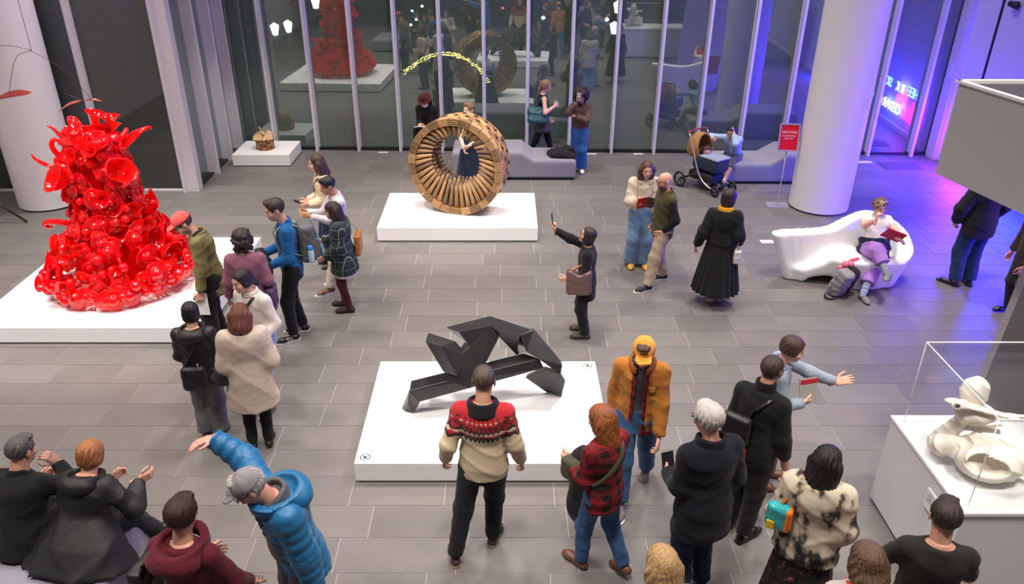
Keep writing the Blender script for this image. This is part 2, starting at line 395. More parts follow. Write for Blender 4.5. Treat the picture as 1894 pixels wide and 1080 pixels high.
MB().tube([p + off - Vector((0, 0, 0)) for p in wire], .006, 5).build('wire', M_dark, sl)
for i, p in enumerate(wire):
    for dz in (0, .05): MB().tube([p + off + Vector((random.uniform(-.04, .04), random.uniform(-.05, .05), dz)), p + off + Vector((random.uniform(.03, .09), 0, dz + .012))], .011, 5).build('bulb', M_warm, sl)
M_lamp = mat('lamp_globe', 'ffffff', .4, emit=14, ecol='eaf6ff')
for x, y, z in ((-5.45, 19.2, 1.97), (-5.15, 19.3, 2.02), (-4.37, 19.0, 2.60), (2.62, 19.2, 2.0), (2.73, 19.6, 2.42)):
    t = thing('street_lamp', {-5.45: 'left one of two close white lanterns outside the left glass', -5.15: 'right one of two close white lanterns outside the left glass', -4.37: 'single high white lantern outside above the red reflection', 2.62: 'lower white lantern outside right of the curly haired woman', 2.73: 'upper white lantern outside at the top edge, right half'}[x], 'street lamp', (x, y, 0), group='street lanterns outside')
    MB().tube([(0, 0, -.1), (0, 0, z - .12)], .025, 8).build('post', M_dark, t)
    MB().lathe([(.0, z - .13), (.06, z - .12), (.1, z + .05), (.11, z + .1), (.02, z + .16), (0, z + .17)], 12).build('globe', M_lamp, t)
for x, y, z, cc in ((-2.8, 28, 1.4, 'ffffff'), (-3.15, 28, 1.25, 'cfe8ff'), (-3.02, 28, .97, 'cfe8ff'), (-3.22, 28, .79, 'ffffff'), (-.04, 28, 1.34, 'ff5544'), (.97, 20, 2.13, 'f2ffe8'), (2.54, 20, 2.09, 'ffffff')):
    t = thing('street_light', {-2.8: 'highest of the small lights in the dark above the hatted person', -3.15: 'second highest small light above the hatted person', -3.02: 'third highest small light above the hatted person', -3.22: 'lowest small light above the hatted person', -.04: 'small red light high in the glass above the bench', 0.97: 'round white light in glass above the curly haired woman', 2.54: 'round white light in glass right of the curly haired woman'}[x], 'street light', (x, y, 0), group='distant lights beyond the glass')
    MB().tube([(0, 0, -.1), (0, 0, z)], .015, 6).build('post', M_dark, t)
    MB().lathe([(0, z - .05), (.05, z - .02), (.055, z + .02), (0, z + .06)], 10).build('globe', mat('far_light', cc, .4, emit=9), t)
fac = thing('far_building', 'dark building facade across the street seen through the glass', 'building', (0, 40, 0))
MB().box((0, 0, 5), (60, 1, 10.4)).build('wall', mat('night_facade', '23282b', .9), fac)
for i in range(7): MB().box((-14 + i * 5, -.55, 3), (3.6, .1, 1.4)).build('window', mat('dim_window', '59625f', .4, emit=.25, ecol='9fb0a4'), fac)
# ================================================================ plinths
M_plinth = mat('plinth_white', 'f2f1f0', .5)
def plinth(x0, y0, x1, y1, h, label, loc=None):
    t = thing('plinth', label, 'plinth', ((x0 + x1) / 2, (y0 + y1) / 2, 0)); w, d = x1 - x0, y1 - y0
    MB().box((0, 0, .018 + (h - .018) / 2), (w, d, h - .018)).build('body', M_plinth, t, bevel=.004)
    MB().box((0, 0, .009), (w - .06, d - .06, .018)).build('shadow_base', M_dark, t); return t
plinth(-6.5, 8.08, -3.70, 10.83, .225, 'large low white plinth under the red glass sculpture')
p3 = plinth(-1.38, 5.59, 1.02, 7.33, .225, 'low white plinth under the black angular steel sculpture')
plinth(-1.985, 11.17, .53, 12.75, .235, 'low white plinth under the wooden ring')
plinth(-5.42, 14.92, -4.28, 15.9, .24, 'small low white plinth in the back left corner under a bronze vessel')
M_ink = mat('black_print', '151515', .6)
def notouch(p, x, y, rz):     # printed no-touching roundel
    pos = p.location; m = MB(); ring = [(x - pos.x + .045 * cos(g), y - pos.y + .045 * sin(g), .2256) for g in [2 * pi * i / 24 for i in range(24)]]
    m.tube(ring, .0045, 4, closed=True, flat=.2, up=(0, 0, 1))
    c0 = Vector((x - pos.x, y - pos.y, .2256)); R = Matrix.Rotation(rz, 3, 'Z')
    for i, (dx, l) in enumerate(((-.017, .016), (-.006, .022), (.005, .022), (.016, .016))): m.tube([c0 + R @ Vector((dx, 0, 0)), c0 + R @ Vector((dx, l, 0))], .0042, 4, flat=.2, up=(0, 0, 1))
    m.tube([c0 + R @ Vector((-.012, -.012, 0)), c0 + R @ Vector((.01, -.012, 0))], .011, 4, flat=.1, up=(0, 0, 1))
    m.tube([c0 + R @ Vector((-.03, .03, 0)), c0 + R @ Vector((.03, -.03, 0))], .0035, 4, flat=.2, up=(0, 0, 1))
    m.build('no_touch_mark', M_ink, p)
notouch(p3, -1.29, 5.68, 0); notouch(p3, .93, 7.24, pi)

# ================================================================ red glass sculpture
def red_mat():
    t = NT('red_blown_glass'); b = t.b; oi = t.add('ShaderNodeObjectInfo').outputs['Random']
    t.l(t.mix(oi, lin('e3000f'), lin('ff1a16')), b.inputs['Base Color']); b.inputs['Roughness'].default_value = .06; b.inputs['Coat Weight'].default_value = .6
    b.inputs['Specular IOR Level'].default_value = .7
    tl = t.add('ShaderNodeBsdfTranslucent'); tl.inputs[0].default_value = lin('ff2018'); ms = t.add('ShaderNodeMixShader'); ms.inputs[0].default_value = .42
    t.l(b.outputs[0], ms.inputs[1]); t.l(tl.outputs[0], ms.inputs[2]); t.l(ms.outputs[0], t.out.inputs[0]); return t.m
M_red = red_mat()
sx, sy = -5.10, 9.36
red = thing('glass_sculpture', 'tall cluster of glossy red blown glass flowers and horns on the big plinth', 'sculpture', (sx, sy, .225))
def shell(prof, n, wob=None, th=.006):      # open bowl with thickness along +Z
    m = MB(); inner = [(max(r - th, 0), z + th * .6) for r, z in reversed(prof)]; m.lathe(prof + inner, n, wob=wob); return m
KIN = []
flower = [(.012, 0), (.016, .15), (.035, .20), (.09, .235), (.155, .245), (.168, .258), (.155, .266), (.105, .262), (.088, .275), (.078, .305), (.048, .335), (0, .345)]
KIN.append(('glass_flower', MB().lathe(flower, 16, wob=lambda i, g: .05 * sin(3 * g) * (3 < i < 8))))
bulb = [(.014, 0), (.018, .15), (.05, .19), (.085, .25), (.08, .31), (.045, .35), (0, .36)]
KIN.append(('glass_bulb', MB().lathe(bulb, 14)))
bowl = [(.012, 0), (.02, .1), (.09, .15), (.15, .22), (.18, .29), (.205, .31)]
KIN.append(('glass_bowl', shell(bowl, 16, lambda i, g: (.10 * sin(2 * g + .6) + .05 * sin(5 * g)) * (i > 2 and i < 9))))
disc = [(.012, 0), (.014, .14), (.03, .19), (.07, .215), (.12, .22), (.132, .232), (.12, .240), (.07, .236), (.055, .246), (.048, .270), (.026, .288), (0, .292)]
KIN.append(('glass_disc', MB().lathe(disc, 16)))
h1 = bez([(0, 0, 0), (.01, 0, .2), (.06, 0, .36), (.14, .02, .40), (.17, .03, .34), (.13, .03, .31)], 5)
KIN.append(('glass_horn', MB().tube(h1, [.04 * (1 - i / len(h1)) ** .7 + .008 for i in range(len(h1))], 8)))
h2 = bez([(0, 0, 0), (0, .02, .2), (-.03, .05, .38), (-.01, .1, .55), (.06, .12, .62)], 5)
KIN.append(('glass_frond', MB().tube(h2, [.028 + .03 * sin(pi * i / len(h2)) * (1 - .5 * i / len(h2)) - .022 * (i / len(h2)) for i in range(len(h2))], 8, flat=.45)))
tr = bez([(0, 0, 0), (0, 0, .2), (.02, 0, .34), (.05, 0, .42)], 5)
trm = MB().tube(tr, [.03, .028, .027, .027, .028, .03, .032, .035, .04, .045, .052, .062, .075, .092, .11, .13], 14, caps=False)
KIN.append(('glass_trumpet', trm))
KM = [(n, m.mesh(n)) for n, m in KIN]
for n, m in KM: m.materials.append(M_red)
rr = random.Random(5)
def rad(z): return float(np.interp(z, [0, .22, .5, .72, .95, 1.3, 1.65, 1.9, 2.1], [.90, .92, .76, .54, .42, .37, .35, .31, .16]))
core = MB(); core.lathe([(rad(z) * .62, z) for z in (0, .2, .45, .7, .95, 1.3, 1.6, 1.85)] + [(0, 1.95)], 20, wob=lambda i, g: .07 * sin(5 * g + i))
core.build('core_mass', M_red, red); MB().tube([(0, 0, 0), (0, 0, 1.9)], .03, 8).build('armature', mat('steel', '777777', .35, metal=1), red)
def put(kind, p, dirv, s, spin):
    n, me = KM[kind]; o = link(n, me, None, red, p); q = Vector(dirv).normalized().to_track_quat('Z', 'Y')
    o.rotation_mode = 'QUATERNION'; o.rotation_quaternion = q @ Matrix.Rotation(spin, 3, 'Z').to_quaternion(); o.scale = (s, s, s * rr.uniform(.85, 1.1))
cnt = 0; ga = pi * (3 - sqrt(5)); zz = []
N = 390
# area-weighted heights
zs = np.linspace(0, 1.95, 400); wz = np.array([rad(z) + .12 for z in zs]); cw = np.cumsum(wz) / wz.sum()
for i in range(N):
    z = float(np.interp((i + .5) / N, cw, zs)); g = i * ga + rr.uniform(-.15, .15); R = rad(z)
    lowz = z < .3; tilt = rr.uniform(-.25, .35) if z < 1.6 else rr.uniform(.3, 1.2)
    kind = rr.choices([0, 1, 2, 3, 4, 5, 6], [6, 3.2, 2.4, 4.6, 1.6, 1.2, 1.3])[0]
    if z < .7 and kind in (4, 5) and rr.random() < .7: kind = 3
    if z > 1.45 and kind == 2: kind = rr.choice([1, 4, 0])
    if z < .25: kind = rr.choice([0, 3, 3, 1, 0])
    s = rr.uniform(.58, .92) * (1.0 if kind not in (4, 5) else .72)
    if z > 1.5: s *= .9
    L = .24 * s; p = (cos(g) * (R - L), sin(g) * (R - L), max(z, .17))
    d = (cos(g + rr.uniform(-.35, .35)), sin(g + rr.uniform(-.35, .35)), tilt + (.15 if lowz else 0))
    put(kind, p, d, s, rr.uniform(0, 6.28))
for k, (g, z, r0, kd, s, tl) in enumerate([(2.9, 1.85, .25, 5, .9, .9), (1.2, 1.95, .2, 6, .95, 2.2), (.3, 2.0, .22, 5, .95, .8), (2.4, 2.05, .15, 4, .85, 2.5), (4.2, 2.05, .15, 6, .8, 2.5), (0.1, 1.0, .35, 4, .95, .5), (3.3, .95, .45, 4, .95, .2),
        (.2, 1.95, .22, 5, .9, .5), (3.6, 1.75, .28, 5, .85, .4), (1.4, 2.1, .06, 6, 1.0, 4.0), (2.6, 2.0, .12, 4, 1.0, 2.5), (0.2, 1.95, .2, 4, .9, 1.4), (3.4, 1.8, .3, 4, .9, 1.2), (5.8, 1.5, .3, 4, .8, .6), (5.0, 1.9, .2, 5, .8, 1.6), (5.3, 2.0, .15, 2, .8, 1.6), (1.7, 2.05, .1, 2, .8, 2), (4.0, 1.6, .3, 2, .9, .6), (-.6, 1.7, .28, 2, .9, .5)]):
    put(kd, (cos(g) * r0, sin(g) * r0, z * .9), (cos(g), sin(g), tl), s, k * 1.7)
for k, (x, y, s) in enumerate([(-.25, -.95, 1.0), (.15, -.98, .9), (.5, -.88, .95), (-.6, -.78, .9), (.82, -.6, .85), (-.85, -.55, .8)]):   # flowers on the plinth edge facing out
    put(3 if k % 2 else 0, (x * .7, y * .7, .17), (x, y - .3, .12), s * .85, k)

# ================================================================ wooden ring
def wood_mat(name, c1, c2):
    t = NT(name); oi = t.add('ShaderNodeObjectInfo').outputs['Random']; co = t.add('ShaderNodeTexCoord').outputs['Object']
    mp = t.add('ShaderNodeMapping'); mp.inputs['Scale'].default_value = (3, 22, 22); t.l(co, mp.inputs[0]); n = t.noise(mp.outputs[0], 3, 4)
    v = t.math('ADD', t.math('MULTIPLY', oi, .5), t.math('MULTIPLY', n, .6)); t.l(t.ramp(v, [(.25, lin(c1)), (.8, lin(c2))]), t.b.inputs['Base Color'])
    t.b.inputs['Roughness'].default_value = .5; t.bump(n, .15, .004); return t.m
M_wood = wood_mat('weathered_cedar', '6f543b', 'c79b69')
ring = thing('wooden_ring', 'big upright wooden ring of laminated blocks with tapered spindles on white plinth', 'sculpture', (-.70, 12.0, .235))
ring.rotation_euler = (0, 0, radians(-17))
RO, NB, NL, DEP = .785, 26, 4, .56
cz = RO * 1.0
# local frame: ring in XZ plane, axis along +Y (away from viewer); blocks form the outer band, four layers deep
ecc, RI = .10, .40
blk = {}
for l in range(NL):
    y0 = -DEP / 2 + l * DEP / NL; dy = DEP / NL - .018
    ro = RO - (.0, .012, .012, .03)[l]
    for i in range(NB):
        g0 = 2 * pi * (i + .5 * (l % 2)) / NB; g1 = g0 + 2 * pi / NB - .012
        m = MB()
        for j in range(4):             # laminations, each a thin slab of the block
            ra, rb = ro - .029 * (j + 1) + .006, ro - .029 * j
            pts = []
            for g in (g0, (g0 + g1) / 2, g1): pts.append((rb * cos(g), rb * sin(g)))
            for g in (g1, (g0 + g1) / 2, g0): pts.append((ra * cos(g), ra * sin(g)))
            yy = dy * (1 - .0 * j)
            m.raw([(x, y0, z) for x, z in pts] + [(x, y0 + yy, z) for x, z in pts], [tuple(range(6)), tuple(range(11, 5, -1))] + [(q, q + 6, (q + 1) % 6 + 6, (q + 1) % 6) for q in range(6)])
        o = m.build('block', M_wood, ring, (0, 0, cz), fixn=True)
    NS = 40
    for i in range(NS):
        g = 2 * pi * (i + .5 * (l % 2)) / NS; c, s = cos(g), sin(g)
        # inner opening is set higher than the outer circle
        A = Vector((c * (ro - .10), y0 + dy / 2, s * (ro - .10))); Bp = Vector((c * RI, y0 + dy / 2, ecc + s * RI))
        if (A - Bp).length < .05: continue
        m = MB(); m.tube([A, A.lerp(Bp, .5), Bp], [.050, .030, .020], 8, flat=1.0); m.build('spindle', M_wood, ring, (0, 0, cz))
dk = mat('hollow_shade', '3a2416', .8)  # dark colour of solid stubs stands in for shade inside the rim holes
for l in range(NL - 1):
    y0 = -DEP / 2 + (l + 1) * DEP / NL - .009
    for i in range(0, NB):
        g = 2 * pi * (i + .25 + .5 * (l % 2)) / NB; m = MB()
        m.tube([(RO * .93 * cos(g), y0, RO * .93 * sin(g)), ((RO - .004) * cos(g), y0, (RO - .004) * sin(g))], .036, 8); m.build('hole_shade', dk, ring, (0, 0, cz))

# ================================================================ black angular sculpture
M_blk = mat('black_steel', '2b2b2d', .34, metal=.1, var=.12, vscale=5)
dark = thing('steel_sculpture', 'angular black painted steel sculpture of folded beams on low plinth', 'sculpture', (-.2, 6.55, .225))
def poly(name, f, b):        # folded-steel prism between a front and a back outline
    n = len(f); o = Vector((-.2, 6.55, .225)); v = [Vector(p) - o for p in f + b]; q = f + b
    MB().raw(v, [tuple(range(n)), tuple(range(2 * n - 1, n - 1, -1))] + [(i, i + n, (i + 1) % n + n, (i + 1) % n) for i in range(n)]).build(name, M_blk, dark, bevel=.004, seg=1, fixn=True)
poly('low_beam', [(-0.928, 6.3, 0.545), (0.351, 6.52, 0.774), (0.403, 6.5, 0.676), (-0.841, 6.3, 0.407)], [(-0.936, 6.5, 0.525), (0.201, 6.72, 0.712), (0.249, 6.74, 0.591), (-0.841, 6.55, 0.341)])
poly('foot', [(-0.928, 6.3, 0.545), (-0.841, 6.3, 0.407), (-0.905, 6.361, 0.227), (-0.961, 6.32, 0.371)], [(-0.936, 6.42, 0.497), (-0.816, 6.48, 0.346), (-0.997, 6.397, 0.227), (-1.042, 6.44, 0.227)])
poly('upright', [(-0.448, 6.62, 1.026), (-0.135, 6.62, 1.098), (-0.046, 6.6, 0.976), (-0.206, 6.42, 0.722), (-0.332, 6.36, 0.527), (-0.605, 6.36, 0.628), (-0.543, 6.42, 0.753), (-0.341, 6.55, 0.902)], [(-0.591, 6.85, 0.945), (-0.14, 6.9, 1.048), (-0.048, 6.85, 0.913), (-0.212, 6.62, 0.667), (-0.34, 6.55, 0.474), (-0.594, 6.55, 0.561), (-0.54, 6.62, 0.667), (-0.398, 6.78, 0.815)])
poly('crown_beam', [(-0.135, 6.62, 1.098), (0.159, 6.6, 1.001), (0.126, 6.66, 0.728), (-0.047, 6.64, 0.952)], [(-0.14, 6.9, 1.048), (0.3, 6.8, 0.938), (0.251, 6.86, 0.647), (-0.03, 6.88, 0.874)])
poly('side_beam', [(0.159, 6.6, 1.001), (0.294, 6.66, 1.019), (0.578, 6.46, 0.738), (0.562, 6.44, 0.63), (0.349, 6.48, 0.795), (0.222, 6.54, 0.841)], [(0.164, 6.86, 0.907), (0.304, 6.88, 0.917), (0.589, 6.7, 0.627), (0.574, 6.7, 0.506), (0.362, 6.74, 0.678), (0.23, 6.8, 0.728)])
poly('foot', [(0.217, 6.56, 0.522), (0.412, 6.5, 0.655), (0.566, 6.44, 0.638), (0.615, 6.46, 0.546), (0.598, 6.643, 0.227), (0.443, 6.731, 0.227)], [(0.242, 6.74, 0.447), (0.425, 6.72, 0.555), (0.58, 6.7, 0.511), (0.627, 6.7, 0.429), (0.602, 6.7, 0.237), (0.441, 6.72, 0.28)])
poly('shoulder_block', [(-0.767, 6.48, 0.996), (-0.603, 6.4, 0.997), (-0.455, 6.34, 0.679), (-0.597, 6.4, 0.692)], [(-0.768, 6.76, 0.934), (-0.477, 6.6, 0.924), (-0.351, 6.52, 0.795), (-0.503, 6.64, 0.719)])

# ================================================================ bronze vessel on the corner plinth
bv = thing('bronze_vessel', 'small bronze drum vessel with a folded pale top on the corner plinth', 'sculpture', (-4.86, 15.36, .24))
def pbronze(name, a, b):
    t = NT(name); n = t.noise(t.obj(), 22, 4, .6); t.l(t.ramp(n, [(.4, lin(a)), (.6, lin(b))]), t.b.inputs['Base Color']); t.b.inputs['Metallic'].default_value = .5; t.b.inputs['Roughness'].default_value = .35; t.bump(n, .6, .02); return t.m
MB().lathe([(0, 0), (.18, 0), (.185, .02), (.175, .1), (.19, .2), (.185, .22), (0, .22)], 28, wob=lambda i, g: .03 * sin(9 * g + i)).build('drum', pbronze('pitted_bronze', '4a2a16', 'c08a5a'), bv)
mg = mat('pale_gilt', 'e0b88c', .4, metal=.3)
MB().hexa([(-.2, -.15, .22), (0, -.2, .2), (.02, .16, .22), (-.18, .12, .22)], [(-.19, -.1, .29), (-.03, -.14, .25), (-.02, .14, .34), (-.14, .1, .31)]).build('fold', mg, bv, bevel=.01)
MB().hexa([(0, -.2, .2), (.2, -.08, .21), (.18, .14, .22), (.02, .16, .22)], [(.02, -.15, .26), (.17, -.06, .23), (.12, .12, .34), (.04, .13, .35)]).build('fold', mg, bv, bevel=.01)
MB().tube([(-.12, .05, .28), (-.06, .0, .33), (.03, -.05, .30)], [.015, .03, .02], 8).build('blade', mg, bv); MB().tube([(-.09, .12, .30), (-.10, .08, .43)], [.03, .012], 6).build('blade', mg, bv)

# ================================================================ glass vitrine with white folded sculpture
vt = thing('vitrine', 'white display case with clear acrylic cover at the lower right', 'display case', (4.35, 4.80, 0))
Mv = mat('vitrine_white', 'dfe0e2', .45)
MB().box((0, 0, .46), (2.06, 1.16, .86)).build('body', Mv, vt, bevel=.004)
MB().box((0, 0, .015), (2.0, 1.1, .03)).build('shadow_base', M_dark, vt)
MB().box((0, 0, .905), (2.08, 1.18, .03)).build('deck', M_plinth, vt, bevel=.003)
def acr():
    t = NT('clear_acrylic'); t.n.remove(t.b); tr = t.add('ShaderNodeBsdfTransparent'); tr.inputs[0].default_value = (.97, .98, .98, 1); gl = t.add('ShaderNodeBsdfGlossy'); gl.inputs['Roughness'].default_value = 0
    lw = t.add('ShaderNodeLayerWeight'); lw.inputs[0].default_value = .5; ms = t.add('ShaderNodeMixShader'); t.l(t.math('ADD', t.math('POWER', lw.outputs['Facing'], 5), .035), ms.inputs[0]); t.l(tr.outputs[0], ms.inputs[1]); t.l(gl.outputs[0], ms.inputs[2]); t.l(ms.outputs[0], t.out.inputs[0]); return t.m
Ma = acr(); gx0, gx1, gy0, gy1, gz0, gz1 = -.97, .97, -.52, .50, .92, 1.70
for n, c, d in (('pane', (gx0, (gy0 + gy1) / 2, (gz0 + gz1) / 2), (.008, gy1 - gy0, gz1 - gz0)), ('pane', (gx1, (gy0 + gy1) / 2, (gz0 + gz1) / 2), (.008, gy1 - gy0, gz1 - gz0)), ('pane', (0, gy0, (gz0 + gz1) / 2), (gx1 - gx0, .008, gz1 - gz0)), ('pane', (0, gy1, (gz0 + gz1) / 2), (gx1 - gx0, .008, gz1 - gz0)), ('lid_pane', (0, (gy0 + gy1) / 2, gz1), (gx1 - gx0, gy1 - gy0, .008))): MB().box(c, d).build(n, Ma, vt)
Me = mat('polished_acrylic_edge', 'f4f6f8', .2)
for A, B in (((gx0, gy0, gz1), (gx1, gy0, gz1)), ((gx0, gy1, gz1), (gx1, gy1, gz1)), ((gx0, gy0, gz1), (gx0, gy1, gz1)), ((gx1, gy0, gz1), (gx1, gy1, gz1))): MB().tube([A, B], .006, 4).build('edge', Me, vt)
for x in (gx0, gx1):
    for y in (gy0, gy1): MB().tube([(x, y, gz0), (x, y, gz1)], .004, 4).build('edge', Me, vt)
lb = MB().box((-1.045, -.22, .70), (.01, .12, .17)).build('wall_label', mat('label_card', 'f3f2ef', .6), vt)
mk = MB()
for i, w in enumerate((.05, .075, .06, .08)): mk.box((-1.0515, -.21 - (.08 - w) / 2, .755 - i * .022), (.001, w, .006))
mk.build('print', mat('grey_print', '8a8a8a', .7), lb)
Mc = mat('cream_porcelain', 'f2eadc', .45, spec=.4)
ws = thing('folded_sculpture', 'cream white folded ceramic sculpture inside the clear display case', 'sculpture', (3.62, 4.78, .92))
def folds(P, amp, f): return -amp * (1 - np.abs(np.sin(f * (P[:, 0] * .5 + P[:, 2] * 1.1 - P[:, 1] * .4) + 1.8 * np.sin(f * .35 * (P[:, 1] + P[:, 0]))))) ** 2
def f_low(P):
    d = ell(P, (3.70, 4.62, 1.06), (.25, .18, .14)); d = smax(d, -ell(P, (3.60, 4.50, 1.10), (.15, .15, .075)), .02)
    d = smin(d, rcone(P, (3.62, 4.76, 1.17), (3.92, 4.60, 1.13), .045, .035), .03); d = smin(d, rcone(P, (3.90, 4.60, 1.12), (3.97, 4.48, .98), .035, .02), .03)
    d = smin(d, rcone(P, (3.42, 4.80, 1.07), (3.66, 4.78, 1.10), .085, .05), .03); d = smin(d, rcone(P, (3.55, 4.90, 1.18), (3.80, 4.80, 1.20), .03, .018), .02); d = smin(d, rcone(P, (3.70, 4.86, 1.2), (3.84, 4.84, 1.23), .014, .010), .015)
    return smax(d + folds(P, .014, 30), .922 - P[:, 2], .005)
blob('lower_form', f_low, (3.2, 4.3, .9), (4.1, 5.1, 1.32), .010, Mc, ws, (3.62, 4.78, .92))
def f_up(P):
    stem = rcone(P, (3.45, 4.90, 1.02), (3.56, 4.87, 1.28), .085, .045); bowl = ell(P, (3.62, 4.84, 1.34), (.15, .11, .075))
    brim = rcone(P, (3.46, 4.84, 1.44), (3.84, 4.74, 1.375), .09, .05, ((.12, .25, .96), 4.0)); dome = ell(P, (3.60, 4.90, 1.50), (.10, .095, .125))
    d = smin(smin(stem, bowl, .04), smin(brim, dome, .025), .02); d = smin(d, rcone(P, (3.48, 4.82, 1.44), (3.40, 4.77, 1.47), .04, .03), .03); d = smax(d, -rcone(P, (3.38, 4.74, 1.47), (3.46, 4.80, 1.45), .022, .016), .01)
    d = smin(d, rcone(P, (3.82, 4.75, 1.38), (3.90, 4.70, 1.41), .026, .014), .02); return smax(d + folds(P, .008, 30), .95 - P[:, 2], .01)
blob('upper_form', f_up, (3.25, 4.55, .95), (4.0, 5.1, 1.65), .009, Mc, ws, (3.62, 4.78, .92))

# ================================================================ hanging mobile, tripod at the left edge
mo = thing('mobile', 'hanging mobile of dark red leaf blades on thin wires beside left column', 'mobile', (-6.3, 10.4, 2.5))
Mm = mat('oxide_red_blade', '7a2a22', .4, metal=.2)
def blade(p, q, w, m_):
    P = bez([p, (Vector(p) + Vector(q)) / 2 + Vector((0, 0, .03)), q], 8); n = len(P)
    MB().tube(P, [.004 + w * sin(pi * min(1, (i + .3) / n)) ** .8 for i in range(n)], 8, flat=.12, up=(0, -.5, 1)).build('blade', m_, mo)
blade((-.55, 0, -.08), (.02, -.05, .02), .07, Mm); blade((.22, .1, -.27), (.62, .02, -.10), .035, mat('oxide_red_blade2', '8c4034', .4)); blade((.62, .05, -.12), (.85, .1, -.13), .02, Mm)
Mw = mat('dark_wire', '2a2220', .4)
for pts in ([(-.75, 0, .55), (-.2, 0, .62), (.14, 0, .56)], [(.14, 0, .56), (-.1, 0, .45), (-.32, 0, .0)], [(.14, 0, .56), (.15, 0, 6.3)], [(.12, 0, .56), (.5, 0, .3), (.75, .05, -.1)], [(.62, .02, -.10), (.4, .05, -.02), (.35, .08, -.12)]): MB().tube(bez(pts, 6), .0035, 5).build('wire', Mw, mo)
tp = thing('tripod', 'black tripod foot and cable at the left edge by column', 'tripod', (-8.75, 12.05, 0))
for e in ((.82, -.10, .02), (-.3, .5, .02), (-.3, -.6, .02)): MB().tube([(0, 0, .62), e], .018, 8).build('leg', M_dark, tp)
MB().tube([(0, 0, .1), (0, 0, 1.2)], .02, 8).build('pole', M_dark, tp)
MB().tube(bez([(.1, -.1, .5), (.25, -.1, .15), (.12, -.2, .02), (.3, -.2, .02), (.2, .0, .2), (.05, 0, .4)], 6), .008, 6).build('cable', M_dark, tp)
# ================================================================ benches
def bench_mat():
    t = NT('lilac_grey_wool'); n = t.noise(t.obj(), 300, 3); t.l(t.ramp(n, [(.3, lin('807e8a')), (.7, lin('94929e'))]), t.b.inputs['Base Color']); t.b.inputs['Roughness'].default_value = .9
    t.b.inputs['Sheen Weight'].default_value = .2; t.bump(n, .3, .003); return t.m
M_bench = bench_mat()
def bench(label, prof, y0, y1, cut=None):
    """prof: list of (x,z) outline of the top, extruded y0..y1"""
    x0, x1 = prof[0][0], prof[-1][0]; t = thing('bench', label, 'bench', ((x0 + x1) / 2, (y0 + y1) / 2, 0)); cx, cy = t.location.x, t.location.y
    xs_ = [p[0] for p in prof]; zs_ = [p[1] for p in prof]
    def fn(P):
        top = np.interp(P[:, 0], xs_, zs_).astype(F32)
        d = rbox(P, ((x0 + x1) / 2, (y0 + y1) / 2, .5), ((x1 - x0) / 2, (y1 - y0) / 2, .8), .05)
        d = smax(d, (P[:, 2] - top) * .85, .07); return smax(d, .05 - P[:, 2], .02)
    blob('cushion', fn, (x0, y0, .04), (x1, y1, max(zs_) + .02), .02, M_bench, t, (cx, cy, 0))
    MB().box((0, 0, .03), (x1 - x0 - .12, y1 - y0 - .12, .06)).build('plinth_base', M_dark, t); return t
bench('long lilac grey upholstered bench behind the wooden ring with a raised left end', [(-.98, .56), (-.2, .56), (.34, .56), (.56, .40), (1.37, .40)], 14.08, 14.95)
bench('lilac grey upholstered bench by the stroller, rising towards the white column', [(4.05, .40), (4.95, .40), (5.25, .58), (6.4, .58)], 13.86, 14.75)
def bench_front():
    t = thing('bench', 'grey upholstered bench with rounded corner at lower left under two seated visitors', 'bench', (-3.9, 4.3, 0))
    pl = Vector((-2.93, 4.86)); 
    def fn(P):
        q = P - A3((-3.95, 4.22, 0)); d = rbox(P, (-4.05, 4.15, .0), (1.16, .78, .445), .12)
        top = .445 - .10 * np.clip((P[:, 0] + 3.15) * 1.2, 0, 1) * np.clip((4.35 - P[:, 1]) * 2.2, 0, 1)
        d = smax(d, (P[:, 2] - top) * .8, .08); d = smax(d, (P[:, 0] + 2.98 + (4.85 - P[:, 1]) * -.16) * .95, .12); return smax(d, .05 - P[:, 2], .02)
    blob('cushion', fn, (-5.3, 3.3, .03), (-2.6, 5.0, .5), .022, M_bench, t, (-3.9, 4.3, 0)); MB().box((-.2, -.15, .03), (1.9, 1.3, .06)).build('plinth_base', M_dark, t)
bench_front()
